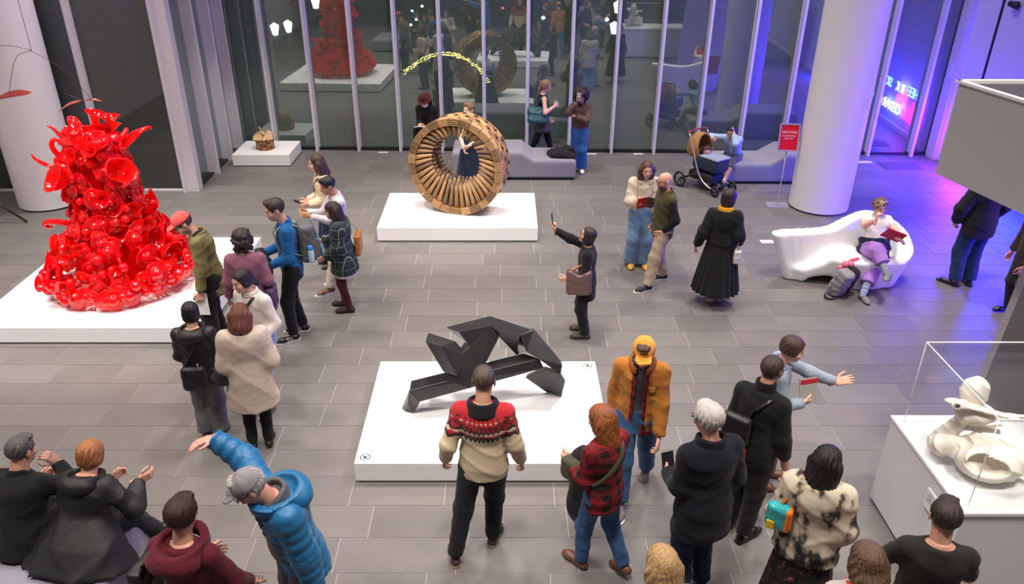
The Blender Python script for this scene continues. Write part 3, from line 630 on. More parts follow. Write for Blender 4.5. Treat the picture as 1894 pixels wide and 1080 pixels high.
# ================================================================ white sculptural lounge
lo = thing('lounge_seat', 'white sculptural lounge seat with curling back, a reader sits in it', 'seat', (4.8, 9.85, 0))
LP = [(3.84, 9.90, .70, .10), (4.25, 10.02, .66, .10), (4.62, 10.12, .66, .09), (4.90, 10.22, .76, .08), (5.15, 10.26, .84, .08), (5.40, 10.18, .78, .09), (5.56, 9.98, .64, .10), (5.58, 9.74, .50, .10), (5.46, 9.54, .42, .08)]
LP = [tuple(a_) + (b_.x, b_.y) for a_, b_ in zip([(p.x, p.y) for p in bez([(q[0], q[1], 0) for q in LP], 3)], bez([(q[2], q[3], 0) for q in LP], 3))]
def f_lounge(P):
    z = P[:, 2]; cx, cy = 4.85, 9.88; sc = 1 / (.78 + .22 * np.clip(z / .62, 0, 1.15)) ; x = cx + (P[:, 0] - cx) * sc; y = cy + (P[:, 1] - cy) * sc; d = None
    for (ax, ay, ah, at), (bx, by, bh, bt) in zip(LP, LP[1:]):
        ux, uy = bx - ax, by - ay; t = np.clip(((x - ax) * ux + (y - ay) * uy) / (ux * ux + uy * uy), 0, 1); pd = np.sqrt((x - ax - t * ux) ** 2 + (y - ay - t * uy) ** 2) - (at + (bt - at) * t); q = smax(pd, (z - (ah + (bh - ah) * t)) * .9, .03)
        d = q if d is None else smin(d, q, .05)
    X = (x - 5.02) / .60; Y = (y - 9.80) / .42; seat = (np.sqrt(X * X + Y * Y) - 1) * .42; top = .40 + .10 * np.clip((5.0 - x) * .6, -.3, 0) + .05 * np.clip(-Y, 0, 1)
    seat = smax(seat, (z - top) * .9, .05)
    X2 = (x - 4.52) / .62; Y2 = (y - 9.86) / .24; wing = smax((np.sqrt(X2 * X2 + Y2 * Y2) - 1) * .24, (z - (.22 + .22 * np.clip((x - 4.1) / .5, 0, 1))) * .9, .05)
    d = smin(d, smin(seat, wing, .06), .07)
    arch = ell(P, (4.50, 9.70, 0), (.26, .30, .13)); d = smax(d, -arch, .05)
    return smax(d, .004 - z, .02)
blob('shell', f_lounge, (3.6, 9.2, 0), (5.95, 10.5, 1.0), .022, mat('white_lacquer_composite', 'eceaea', .4, spec=.5), lo, (4.8, 9.85, 0))
# ================================================================ sign on a stand
sg = thing('sign_stand', 'red framed sign on a slim metal stand beside the white column', 'sign', (4.80, 12.76, 0), radians(-8))
Ms = mat('brushed_steel', 'c9c9cf', .35, metal=.6)
MB().box((0, 0, .006), (.36, .26, .012)).build('base', Ms, sg); MB().tube([(0, 0, .01), (0, 0, 1.0)], .011, 8).build('pole', Ms, sg); MB().tube([(0, 0, .5), (0, 0, .54)], .016, 8).build('collar', Ms, sg)
pn = thing('sign_panel', None, None); pn.parent = sg; pn.location = (0, -.01, 1.22); pn.rotation_euler = (radians(-10), 0, 0)
fr = MB()
for c, d in (((0, 0, .22), (.33, .025, .02)), ((0, 0, -.22), (.33, .025, .02)), ((-.155, 0, 0), (.02, .025, .44)), ((.155, 0, 0), (.02, .025, .44))): fr.box(c, d)
fr.build('frame', Ms, pn); MB().box((0, .002, 0), (.30, .012, .43)).build('poster', mat('red_poster', 'd9001b', .5), pn)
Mt = mat('white_print', 'f6dcdc', .6)
text('lettering', 'DISCOVER', .052, Mt, pn, (0, -.0065, .085), (pi / 2, 0, 0)); text('lettering', 'ACTIVATIONS', .034, Mt, pn, (0, -.0065, .025), (pi / 2, 0, 0)); text('lettering', 'AND ART', .034, Mt, pn, (0, -.0065, -.018), (pi / 2, 0, 0))
# floor plates
for x, y, w, d, lb in ((4.14, 11.17, .20, .12, 'on the floor left of the white lounge seat'), (7.35, 15.2, .28, .12, 'on the floor right of the column near glass'), (2.82, 15.75, .2, .07, 'on the floor by the glass left of the stroller'), (-2.55, 15.85, .2, .06, 'on the floor by the glass under the hatted person'), (1.85, 15.75, .2, .07, 'on the floor by the glass right of the curly haired person')):
    T('floor_plate', MB().box((0, 0, .003), (w, d, .006)), M_white, 'small white cover plate ' + lb, 'floor plate', loc=(x, y, 0))
T('floor_mat', MB().box((0, 0, .004), (.75, .45, .008)), mat('dark_mat', '57535f', .9), 'thin grey mat on the floor near right end of glass wall', 'mat', loc=(7.95, 14.95, 0))
# ================================================================ neon words on the right wall (seen mirrored in the glass)
ne = thing('neon_sign', 'multicoloured neon words glowing on the right wall, mirrored in the glass', 'neon sign', (8.84, 14.9, 0))
NC = {'b': ('0a18ff', 640), 'w': ('8fa4ff', 26), 'p': ('ff1fa0', 60), 'r': ('ff1030', 45), 'y': ('ffa820', 20)}
def neon(s, y, z, sz, c): text('neon_word', s, sz, mat('neon_' + c, NC[c][0], .4, emit=NC[c][1], ecol=NC[c][0]), ne, (0, y - 14.9, z), (pi / 2, 0, -pi / 2), .006, 'LEFT')
for s, y, z, sz, c in (('CHEE', 14.95, .98, .30, 'b'), ('R K', 14.0, .95, .30, 'w'), ('SKYW', 13.3, .95, .30, 'b'), ('SA', 14.85, .72, .28, 'r'), ('IN', 14.0, .70, .28, 'p'), ('YOU', 14.8, .46, .30, 'r'), ('CEDAR', 14.05, .48, .32, 'w'), ('CEDA', 13.0, .48, .32, 'b'),
        ('EAGLE', 9.5, .92, .34, 'p'), ('SALT', 9.2, .62, .34, 'w'), ('R', 9.0, .34, .34, 'y'), ('KETAI', 8.6, .34, .34, 'b')): neon(s, y, z, sz, c)
# ================================================================ people
def V3(*a): return np.array(a, float)
def nrm(v): return v / (np.linalg.norm(v) + 1e-9)
def rotv(v, ax, ang):
    ax = nrm(ax); return v * cos(ang) + np.cross(ax, v) * sin(ang) + ax * (ax @ v) * (1 - cos(ang))
def ik(a, b, l1, l2, pole):
    d = b - a; D = np.linalg.norm(d); k = min(max(D * 1.002 / (l1 + l2), 1), 1.10); l1 *= k; l2 *= k; D2 = min(D, (l1 + l2) * .999); u = d / (D + 1e-9)
    if D > (l1 + l2) * .999: b = a + u * D2
    x = (l1 * l1 - l2 * l2 + D2 * D2) / (2 * D2); h = sqrt(max(l1 * l1 - x * x, 0)); p = pole - u * (pole @ u); return a + u * x + nrm(p) * h, b
SKN = {}
def skin(tone, brow='3a2a20', beard=None, scalp=None, lip=None, mouth=.0):
    key = (tone, brow, beard, scalp, lip, mouth)
    if key in SKN: return SKN[key]
    t = NT('skin'); c = lin(tone); hp = t.attr('hp').outputs['Vector']; sp = t.add('ShaderNodeSeparateXYZ'); t.l(hp, sp.inputs[0])
    X = t.math('ABSOLUTE', sp.outputs[0]); Y, Z = sp.outputs[1], sp.outputs[2]
    def msk(c_, r_, sharp=6):
        s = None
        for v, q, w in zip((X, Y, Z), c_, r_):
            e = t.math('POWER', t.math('ABSOLUTE', t.math('DIVIDE', t.math('SUBTRACT', v, q), w)), 2); s = e if s is None else t.math('ADD', s, e)
        return t.math('MULTIPLY', t.math('SUBTRACT', 1.0, s), sharp, clamp=True)
    n = t.noise(t.obj(), 40, 3); col = t.ramp(n, [(.3, tuple(v * .93 for v in c[:3]) + (1,)), (.7, c)])
    red = (min(1, c[0] * 1.02), c[1] * .66, c[2] * .62, 1)
    col = t.mix(t.math('MULTIPLY', msk((.17, .33, -.13), (.11, .25, .11), 1.2), .5), col, red); col = t.mix(t.math('MULTIPLY', msk((0, .5, -.13), (.07, .12, .07), 1.2), .45), col, red)
    if scalp: col = t.mix(t.math('MULTIPLY', msk((0, -.22, .12), (.60, .46, .42), 3), .75), col, lin(scalp))
    if beard: col = t.mix(t.math('MULTIPLY', t.math('MULTIPLY', msk((0, .2, -.42), (.36, .42, .26), 5), .85), 1), col, lin(beard))
    l = lin(lip) if lip else (c[0] * .78, c[1] * .42, c[2] * .42, 1)
    col = t.mix(msk((0, .42, -.275), (.115, .15, .04), 5), col, l)
    if mouth: col = t.mix(msk((0, .42, -.278), (.09, .15, .018 + .02 * mouth), 5), col, lin('f0e6e0') if mouth < .7 else lin('4a1c1c'))
    col = t.mix(msk((.155, .36, .015), (.075, .2, .033), 5), col, lin('e8e2de')); col = t.mix(msk((.155, .36, .015), (.036, .2, .036), 6), col, lin('20140f'))
    col = t.mix(t.math('MULTIPLY', msk((.155, .36, .045), (.085, .2, .016), 5), .8), col, lin('2a1a14'))
    col = t.mix(t.math('MULTIPLY', msk((.165, .36, .115), (.11, .2, .025), 4), .8), col, lin(brow))
    t.l(col, t.b.inputs['Base Color']); t.b.inputs['Roughness'].default_value = .5; t.b.inputs['Subsurface Weight'].default_value = .08; t.b.inputs['Subsurface Radius'].default_value = (.012, .005, .003)
    SKN[key] = t.m; return t.m
def hairmat(col, col2=None, rough=.42):
    t = NT('hair_' + col); hp = t.attr('hp').outputs['Vector']; mp = t.add('ShaderNodeMapping'); mp.inputs['Scale'].default_value = (14, 14, 1.6); t.l(hp, mp.inputs[0]); n = t.noise(mp.outputs[0], 3, 5, .65)
    c = lin(col); d = lin(col2) if col2 else tuple(min(1, v * 1.9 + .004) for v in c[:3]) + (1,)
    t.l(t.ramp(n, [(.36, tuple(v * .55 for v in c[:3]) + (1,)), (.5, c), (.68, d)]), t.b.inputs['Base Color']); t.b.inputs['Roughness'].default_value = rough; t.bump(n, .6, .01); return t.m

SHD = dict(a=[.090, .093, .086, .080, .090, .094, .086, .060, .030], b=[.060, .064, .060, .056, .062, .062, .054, .042, .030], w=[-.07, 0, .06, .12, .19, .232, .258, .283, .31])
class Person: pass
def person(label, pos, a, h=1.7, build=1.0, sh=1.0, feet=None, pz=None, pel=(0, 0), lean=(0, 0), tw=0, head=(0, 0, 0), rh=None, lh=None, rpole=None, lpole=None, rcurl=.45, lcurl=.45, rpalm=None, lpalm=None, rdir=None, ldir=None,
           tone='d9a88c', brow='3a2a20', beard=None, scalp=None, lip=None, mouth=0, hair=None, bare=False, wear=(), fine=True, kpole=None, group=None, nohands=False, hunch=0., shift=(0, 0)):
    J = Person(); base = V3(pos[0], pos[1], 0); J.base = base; J.h = h
    ar = radians(a); Fv = V3(cos(ar), sin(ar), 0); Rv = V3(sin(ar), -cos(ar), 0); U = V3(0, 0, 1)
    loc = lambda r, f, u: base + Rv * r + Fv * f + U * u
    J.loc = loc; J.F, J.R = Fv, Rv
    root = thing('person', label, 'person', tuple(base), 0, group); J.root = root
    pz = pz if pz else .527 * h
    Pc = loc(pel[0], pel[1], pz) + V3(shift[0], shift[1], 0); Tu = rotv(U, -Rv, radians(lean[0])); Tu = rotv(Tu, Fv, radians(lean[1])); Tu = nrm(Tu)
    tf = rotv(Fv, Tu, radians(tw)); Tr = nrm(np.cross(tf, Tu)); Tf = np.cross(Tu, Tr); J.Tu, J.Tr, J.Tf, J.Pc = Tu, Tr, Tf, Pc
    nb = Pc + Tu * .297 * h + Tf * hunch * .03; J.nb = nb
    shw = .094 * h * sh
    S = {1: Pc + Tu * .262 * h + Tr * shw + Tf * hunch * .02, -1: Pc + Tu * .262 * h - Tr * shw + Tf * hunch * .02}; J.S = S
    # ---- head frame
    yaw, pit, rol = [radians(v) for v in head]
    Hu = nrm(Tu * .35 + U * .65); Hf = nrm(Tf - Hu * (Tf @ Hu)); Hf = rotv(Hf, Hu, yaw); Hr = np.cross(Hf, Hu); Hf = rotv(Hf, Hr, -pit); Hu = np.cross(Hr, Hf); Hu = rotv(Hu, Hf, rol); Hr = np.cross(Hf, Hu)
    hh = .134 * h * (1.02 if fine else 1.05); neck_top = nb + (Tu * .4 + U * .6) * .031 * h + Tf * .012 * h
    Hc = neck_top + Hu * .066 * h + Hf * .022 * h; J.Hc, J.hh, J.Hf, J.Hr, J.Hu = Hc, hh, Hf, Hr, Hu
    RH = np.stack([Hr, Hf, Hu]); toH = lambda P: ((P - A3(Hc)) @ RH.T.astype(F32)) / F32(hh)
    fromH = lambda x, y, z: Hc + (Hr * x + Hf * y + Hu * z) * hh; J.fromH = fromH
    # ---- limbs
    feet = feet or [(-.085 * h / 1.7, 0, 6), (.085 * h / 1.7, 0, -6)]
    HP = {-1: Pc - Rv * .05 * h - U * .012 * h, 1: Pc + Rv * .05 * h - U * .012 * h}; AN, KN, FT = {}, {}, {}
    for sd, ft in zip((-1, 1), feet):
        fz = ft[3] if len(ft) > 3 else 0; fp = ft[4] if len(ft) > 4 else 0
        g = loc(ft[0], ft[1], fz); fd = rotv(Fv, U, radians(ft[2])); up = U
        if fp: fd = rotv(fd, np.cross(fd, U), radians(-fp)); up = np.cross(np.cross(fd, U), fd)
        an = g + up * .046 * h - fd * .02
        kp = kpole[(sd + 1) // 2] if kpole else None
        pole = Fv + U * .15 if kp is None else Rv * kp[0] + Fv * kp[1] + U * kp[2]
        k, an2 = ik(HP[sd], an, .239 * h, .237 * h, pole); KN[sd] = k; AN[sd] = an2; FT[sd] = (g, fd, up)
    J.HP, J.KN, J.AN, J.FT = HP, KN, AN, FT
    EL, WR, HD = {}, {}, {}
    for sd, hd, pl in ((-1, lh, lpole), (1, rh, rpole)):
        if hd is None: hd = (sd * (.128 * h * sh + .012), .035 * h, .482 * h)
        if len(hd) == 4: wt = V3(*hd[1:])
        else: wt = loc(*hd) + V3(shift[0], shift[1], 0)
        pole = (Rv * pl[0] + Fv * pl[1] + U * pl[2]) if pl else (-Tf * .75 + Tr * sd * .22 - U * .45)
        e, w_ = ik(S[sd], wt, .168 * h, .150 * h, pole); EL[sd] = e; WR[sd] = w_
    J.EL, J.WR = EL, WR
    B = build
    def torso(P, t=0., w0=-.07, w1=.315, flare=0., belly=0., prof=None):
        q = P - A3(Pc); u, v, w = q @ A3(Tr), q @ A3(Tf), q @ A3(Tu); wn = w / F32(h)
        ws = np.array(SHD['w']); aa = np.array(SHD['a']) * h * (.55 + .45 * sh) * B; bb = np.array(SHD['b']) * h * B
        a_ = np.interp(wn, ws, aa).astype(F32) + t; b_ = np.interp(wn, ws, bb).astype(F32) + t; fl = np.clip(.14 - wn, 0, 1) * F32(flare * h); a_ = a_ + fl; b_ = b_ + fl * .8
        cv = F32(belly * h) * np.exp(-((wn - .06) / .07) ** 2) + np.interp(wn, [-.08, 0, .12, .22, .31], [-.008 * h, -.006 * h, .004 * h, .0, -.002 * h + hunch * .02]).astype(F32)
        rho = np.sqrt((u / a_) ** 2 + ((v - cv) / b_) ** 2); d = (rho - 1) * np.minimum(a_, b_)
        return np.maximum(d, np.maximum(w0 * h - w, w - w1 * h) * F32(1.0))
    def shoulders(P, d, t=0., k=.05):
        for sd in (-1, 1): d = smin(d, rcone(P, Pc + Tu * .270 * h + Tr * sd * .035 * h, S[sd] - Tu * .002 * h, .026 * h * B + t, .025 * h * B + t), k)
        return d
    def arm(P, sd, t=0., t2=None, end=1.0, ridge=0):
        t2 = t if t2 is None else t2; u1 = rcone(P, S[sd], EL[sd], .027 * h * B + t * .85, .024 * h * B + t)
        if end <= .5:
            cut = S[sd] + (EL[sd] - S[sd]) * (end * 2); ax = nrm(EL[sd] - S[sd]); return np.maximum(u1, (P - A3(cut)) @ A3(ax))
        e = EL[sd] + (WR[sd] - EL[sd]) * ((end - .5) * 2); ax = nrm(WR[sd] - EL[sd]); rb = .0175 + .0075 * (1 - (end - .5) * 2)
        u2 = rcone(P, EL[sd], e + ax * .03, .025 * h * B + t, rb * h + t2); u2 = np.maximum(u2, (P - A3(e)) @ A3(ax)); d = smin(u1, u2, .03)
        if ridge:
            s1 = (P - A3(S[sd])) @ A3(nrm(EL[sd] - S[sd])); s2 = (P - A3(EL[sd])) @ A3(ax); d = d - ridge * np.abs(np.sin(np.where(u1 < u2, s1, s2) * pi / .075))
        return d
    def leg(P, sd, t=0., t2=None, end=None, w=1.):
        t2 = t if t2 is None else t2
        d = smin(rcone(P, HP[sd], KN[sd], .052 * h * B * w + t, .036 * h * B * w + t * .7 + t2 * .3), rcone(P, KN[sd], AN[sd] - nrm(AN[sd] - KN[sd]) * -.02, .036 * h * B * w + t * .7 + t2 * .3, .024 * h + t2), .04)
        if end is not None: ax = nrm(AN[sd] - KN[sd]); cut = KN[sd] + (AN[sd] - KN[sd]) * end; d = np.where((P - A3(KN[sd])) @ A3(ax) > 0, np.maximum(d, (P - A3(cut)) @ A3(ax)), d)
        return d
    tc = lambda P: np.stack([(P - A3(Pc)) @ A3(Tr), (P - A3(Pc)) @ A3(Tf), (P - A3(Pc)) @ A3(Tu)], 1)
    def bb(pts, r): p = np.array(pts); return p.min(0) - r, p.max(0) + r
    # ---- body: head, hands and trunk in one mesh
    VV, FF, AA = [], [], []; off = 0
    def addp(v, f, hp=None):
        nonlocal off
        VV.append(v - base); FF.append(f + off); AA.append(hp if hp is not None else np.full((len(v), 3), 9.)); off += len(v)
    def f_head(P):
        q = toH(P); E = lambda c, r: ell(q, c, r)
        d = smin(E((0, -.06, .13), (.335, .415, .37)), E((0, .10, -.14), (.265, .29, .36)), .12)
        d = smin(d, E((0, .24, -.40), (.12, .12, .095)), .09); d = smin(d, rcone(q, (-.17, .31, .10), (.17, .31, .10), .045, .045), .06)
        d = smax(d, -np.minimum(E((.155, .445, .0), (.085, .075, .055)), E((-.155, .445, .0), (.085, .075, .055))), .05)
        d = smin(d, np.minimum(E((.155, .315, .005), (.062, .062, .055)), E((-.155, .315, .005), (.062, .062, .055))), .015)
        d = smin(d, rcone(q, (0, .36, .05), (0, .455, -.12), .028, .048), .04); d = smin(d, E((0, .40, -.135), (.085, .05, .035)), .03)
        d = smin(d, E((0, .365, -.275), (.10, .055, .042)), .025); d = smin(d, np.minimum(E((.20, .26, -.12), (.09, .09, .08)), E((-.20, .26, -.12), (.09, .09, .08))), .08)
        d = smin(d, np.minimum(E((.345, -.06, -.03), (.032, .085, .14)), E((-.345, -.06, -.03), (.032, .085, .14))), .03); d = d * F32(hh)
        return smin(d, rcone(P, fromH(0, -.10, -.30), nb - Tu * .03 * h, .031 * h * (.5 + .5 * B), .036 * h * (.5 + .5 * B)), .03)
    lo, hi = bb([Hc, nb], .62 * hh); v, f = nets(f_head, lo, hi, .0068 if fine else .0092); addp(v, f, toH(v.astype(F32)))
    HN = {}
    for sd, curl, pn, dr in ((-1, lcurl, lpalm, ldir), (1, rcurl, rpalm, rdir)):
        d = nrm(WR[sd] - EL[sd]) if dr is None else nrm(Rv * dr[0] + Fv * dr[1] + U * dr[2])
        n = -Tr * sd if pn is None else Rv * pn[0] + Fv * pn[1] + U * pn[2]
        n = nrm(n - d * (n @ d)); s_ = np.cross(d, n) * sd      # thumb side
        k = h / 1.72; w = WR[sd]; HN[sd] = w + d * .075 * k + n * .02
        J.__dict__.setdefault('hd', {})[sd] = (w, d, n, s_)
        if nohands: continue
        segs = []
        for i, (o_, L) in enumerate(((.030, .070), (.010, .078), (-.010, .073), (-.029, .056))):
            p = w + (d * .088 + s_ * o_ * 1.02) * k; dd = nrm(d + s_ * (o_ * (4 - 3 * curl))); axx = np.cross(dd, n); r = .0092 - .0006 * (i == 3)
            cu = curl * (1 + .12 * i); 
            for j, fr in enumerate((.44, .32, .24)):
                dd = rotv(dd, axx, radians((62, 72, 45)[j]) * cu); q = p + dd * L * fr * k; segs.append((p, q, (r - .0009 * j) * k, (r - .0009 * (j + 1)) * k)); p = q
        p = w + (d * .022 + s_ * .028 + n * .006) * k; dd = nrm(d * .62 + s_ * .72 + n * .25 * curl)
        for j, L in enumerate((.042, .032, .026)):
            q = p + dd * L * k; segs.append((p, q, (.0125 - .0014 * j) * k, (.0112 - .0014 * j) * k)); p = q; dd = nrm(dd + d * .35 - s_ * .25 * (1 + curl) + n * .35 * curl)
        Rm = np.stack([s_, n, d])
        def f_hand(P, w=w, d=d, n=n, s_=s_, k=k, segs=segs, Rm=Rm, sd=sd):
            D = rbox(P, w + d * .05 * k, (.040 * k, .0145 * k, .048 * k), .0135 * k, Rm); D = smin(D, rcone(P, w - d * .05, w + d * .02 * k, .0165 * h + .001, .019 * k, (n, 1.3)), .02)
            for i, (p, q, ra, rb) in enumerate(segs): D = smin(D, rcone(P, p, q, ra, rb), .006 if i % 3 else .010)
            return D
        lo, hi = bb([w - d * .05] + [x for s in segs for x in s[:2]] + [w + s_ * .04, w - s_ * .04], .014); v, f = nets(f_hand, lo, hi, .0053 if fine else .0068); addp(v, f)
    def f_body(P):
        d = shoulders(P, torso(P, -.006))
        for sd in (-1, 1): d = smin(smin(d, arm(P, sd, -.003 if not bare else 0), .03), leg(P, sd, -.004), .03)
        return d
    lo, hi = bb(list(S.values()) + list(EL.values()) + list(WR.values()) + list(HP.values()) + list(KN.values()) + list(AN.values()) + [Pc, nb], .12 * h * .9); lo[2] = max(lo[2], .02)
    v, f = nets(f_body, lo, hi, .014 if bare else .026); addp(v, f)
    link('body', npmesh('body', np.concatenate(VV), np.concatenate(FF), {'hp': np.concatenate(AA)}), skin(tone, brow, beard, scalp, lip, mouth), root)
    # ---- hair
    cl = .0088 if fine else .0115
    if hair:
        kind, hm = hair[0], hair[1]; o = hair[2] if len(hair) > 2 else {}
        hm = hairmat(*hm) if isinstance(hm, tuple) else hairmat(hm); L = o.get('L', .6); vol = o.get('vol', 0.)
        sw = o.get('sw', 0.)
        # gravity-aligned frame for loose hair
        dn = -U * .93 - Hu * .07; bk = nrm(-Hf + U * (Hf @ U)); sdv = np.cross(U, -bk)
        rs = np.random.RandomState(int(h * 1000) + int(abs(pos[0]) * 97))
        curls = None
        if kind == 'curly':
            pts = []
            while len(pts) < o.get('n', 70):
                p = rs.normal(size=3); p /= np.linalg.norm(p); p = p * V3(.40 + vol, .44 + vol, .40 + vol) + V3(0, -.08, .10 - o.get('drop', 0) * rs.rand())
                if p[1] > .18 and p[2] < .30: continue
                if p[2] < -.42 - o.get('drop', 0): continue
                pts.append((p, rs.uniform(.085, .13)))
            curls = pts
        def f_hair(P):
            q = toH(P); cap = ell(q, (0, -.075, .135), (.375 + vol, .445 + vol, .405 + vol * .7))
            hl = o.get('hl', .0)       # hairline shift
            face = ell(q, (0, .46, -.13 + hl), (.40, .40, .47))
            if kind in ('short', 'grey', 'buzz'):
                d = smax(cap, -face, .04); d = smax(d, -(q[:, 2] + .20 - .30 * np.clip(q[:, 1], -.5, .5)), .05)
                d = smax(d, -np.minimum(ell(q, (.36, .0, -.06), (.1, .12, .17)), ell(q, (-.36, .0, -.06), (.1, .12, .17))), .02)
                if kind != 'buzz': d = smin(d, ell(q, (.04, .18, .44), (.24, .17, .09)), .08)
                d = d * F32(hh)
            elif kind == 'curly':
                d = smax(cap, -face, .05)
                for p, r in curls: d = smin(d, np.sqrt(((q - A3(p)) ** 2).sum(1)) - r, .03)
                d = smax(d, -ell(q, (0, .50, -.12 + hl), (.33, .36, .40)), .03) * F32(hh)
            else:
                d = smax(cap, -face, .04)
                zz = np.clip(-q[:, 2] / max(L, .1), 0, 1)
                side = ell(q, (0, -.10, .08 - L * .45), (.385 + vol + .0 * L, .40 + vol, .30 + L * .52)); side = smax(side, -ell(q, (0, .50, -.22 - L * .3), (.31, .46, .62 + L * .35)), .04); side = smax(side, -(q[:, 2] + L) + .02 * np.sin(q[:, 0] * 40), .03)
                d = smin(d, side, .05) * F32(hh)
                if kind == 'long':       # loose locks follow gravity over back and shoulders
                    for i, (sx, fy, ln) in enumerate(o.get('locks', [(-.26, -.22, 1.), (-.1, -.36, 1.05), (.08, -.36, 1.05), (.26, -.22, 1.)])):
                        a0 = fromH(sx, fy, -.05); e0 = a0 + dn * (o.get('len', .35)) * ln + bk * .045 + sdv * sx * .10; mid = (a0 + e0) / 2 + bk * .025
                        d = smin(d, rcone(P, a0, mid, .058, .062, (bk, 1.3)), .03); d = smin(d, rcone(P, mid, e0, .060, .036, (bk, 1.5)), .02)
            if kind == 'pony': d = smin(d, rcone(P, fromH(0, -.42, .0), fromH(.02, -.62, -.55), .035, .02), .02)
            if kind == 'bun': d = smin(d, np.sqrt(((P - A3(fromH(0, -.36, .42))) ** 2).sum(1)) - .05, .02)
            ang = np.arctan2(q[:, 0], -q[:, 1] - .05)
            return d + F32(o.get('st', .0045)) * np.sin(ang * 23 + 3 * np.sin(q[:, 2] * 5 + ang * 3)) * np.clip(1.2 - q[:, 2] * 1.3, .3, 1)
        lo = np.minimum(Hc, Hc) - (.62 + vol) * hh; hi = Hc + (.62 + vol) * hh
        if kind not in ('short', 'grey', 'buzz', 'curly'): lo = lo - V3(.06, .06, max(L - .5, 0) * hh + (o.get('len', .35) * 1.05 if kind == 'long' else .02)); hi = hi + V3(.06, .06, 0)
        if kind == 'curly': lo = lo - V3(0, 0, o.get('drop', 0) * hh)
        blob('hair', f_hair, lo, hi, cl, hm, root, base, {'hp': toH})
    # ---- clothing
    cc = .0150 if fine else .0180
    for wi, c in enumerate(wear):
        k = c['k']; m = c.get('m'); nm = c.get('n', k); sd_ = wi * 1.7 + pos[0]; amp = c.get('wr', .004); t = c.get('t', .012) * .8
        if k == 'top':
            end = c.get('sleeve', .97); hem = c.get('hem', -.06); gap = c.get('gap', 0); fl = c.get('flare', 0); t2 = c.get('t2', t) * .85; ridge = c.get('ridge', 0); neck = c.get('neck', .302); yk = c.get('cut', 0)
            def f_top(P):
                d = torso(P, t, hem, neck, fl, c.get('belly', 0)); d = shoulders(P, d, t * .8)
                d = np.maximum(d, (P - A3(Pc)) @ A3(Tu) - neck * h)
                if ridge: w = (P - A3(Pc)) @ A3(Tu); d = d - ridge * np.abs(np.sin(w * pi / .085))
                if end > 0:
                    for sd in (-1, 1): d = smin(d, arm(P, sd, t, t2, end, ridge), c.get('ka', .03))
                if c.get('cape'):      # wide cloth between arms and trunk
                    for sd in (-1, 1): d = smin(d, rcone(P, S[sd], (EL[sd] + Pc + Tr * sd * .12 * h) / 2 - U * .05, .06, .11), .1)
                d = d + wrinkle(P, amp, c.get('wf', 19), sd_)
                if gap:
                    q = P - A3(Pc); u, v, w = q @ A3(Tr), q @ A3(Tf), q @ A3(Tu); g = gap * (1 + .5 * np.clip(.2 * h - w, -.1 * h, .6) * c.get('gv', 0)); d = np.maximum(d, -np.maximum(np.abs(u - c.get('gu', 0)) - g, -v))
                if c.get('hollow'): d = np.maximum(d, -(torso(P, t - .02, hem - .1, neck, fl)))
                return d
            pts = [S[1], S[-1], Pc + Tu * hem * h, nb] + ([EL[1], EL[-1]] if end > 0 else []) + ([WR[1], WR[-1]] if end > .5 else [])
            pts += [Pc + Tu * hem * h + (Tr * x + Tf * y) * (.10 * B * h * (.55 + .45 * sh) + t + fl * h * max(.14 - hem, 0)) for x in (-1, 1) for y in (-.8, .8)] + [Pc + Tu * .22 * h + Tf * .07 * h, Pc + Tu * .22 * h - Tf * .07 * h]
            lo, hi = bb(pts, .038 * h * B + t + .02); ob = blob(nm, f_top, lo, hi, c.get('cell', cc), m, root, base, {'tc': tc}, c.get('label'))
        elif k == 'pants':
            w = c.get('w', 1.); end = c.get('end', .98); t2 = c.get('t2', t)
            def f_p(P):
                d = torso(P, t * .8, -.085, c.get('top', .06))
                for sd in (-1, 1): d = smin(d, leg(P, sd, t, t2, end, w), .03)
                return d + wrinkle(P, amp * 1.2, 20, sd_)
            lo, hi = bb([HP[1], HP[-1], KN[1], KN[-1], AN[1], AN[-1], Pc + Tu * .06 * h + Tr * .1 * h * B, Pc + Tu * .06 * h - Tr * .1 * h * B, Pc + Tf * .07 * h * B, Pc - Tf * .07 * h * B], .055 * h * B * w + t + t2 * .5)
            lo[2] = max(lo[2], .01 if pz > .4 * h else lo[2])
            blob(nm, f_p, lo, hi, cc, m, root, base, {'tc': tc}, c.get('label'))
        elif k == 'skirt':
            z1 = Pc[2] + c.get('top', .09) * h; z0 = c['z']; r1 = .09 * h * B; r0 = c['r']; pl = c.get('pleat', .008); sh_ = c.get('sh', (0, 0))
            def f_s(P):
                s = np.clip((z1 - P[:, 2]) / (z1 - z0), 0, 1); cx = Pc + 0; q = P - A3(cx); sx = Rv * sh_[0] + Fv * sh_[1]; u = q @ A3(Rv) - s * sh_[0]; v = q @ A3(Fv) - s * sh_[1]
                sm = s ** c.get('pw', .8); a_ = r1 + (r0 - r1) * sm; b_ = a_ * (.72 + .2 * s); ang = np.arctan2(u, v); rho = np.sqrt((u / a_) ** 2 + (v / b_) ** 2); d = (rho - 1) * b_ + pl * s * np.sin(ang * c.get('np', 13) + 2 * np.sin(ang * 3))
                return np.maximum(np.maximum(d, z0 - P[:, 2]), P[:, 2] - z1)
            R_ = max(r0, r1) + .03 + max(abs(sh_[0]), abs(sh_[1])); blob(nm, f_s, (Pc[0] - R_, Pc[1] - R_, z0), (Pc[0] + R_, Pc[1] + R_, z1), cc, m, root, base, {'tc': tc}, c.get('label'))
        elif k == 'boots' or k == 'shoes':
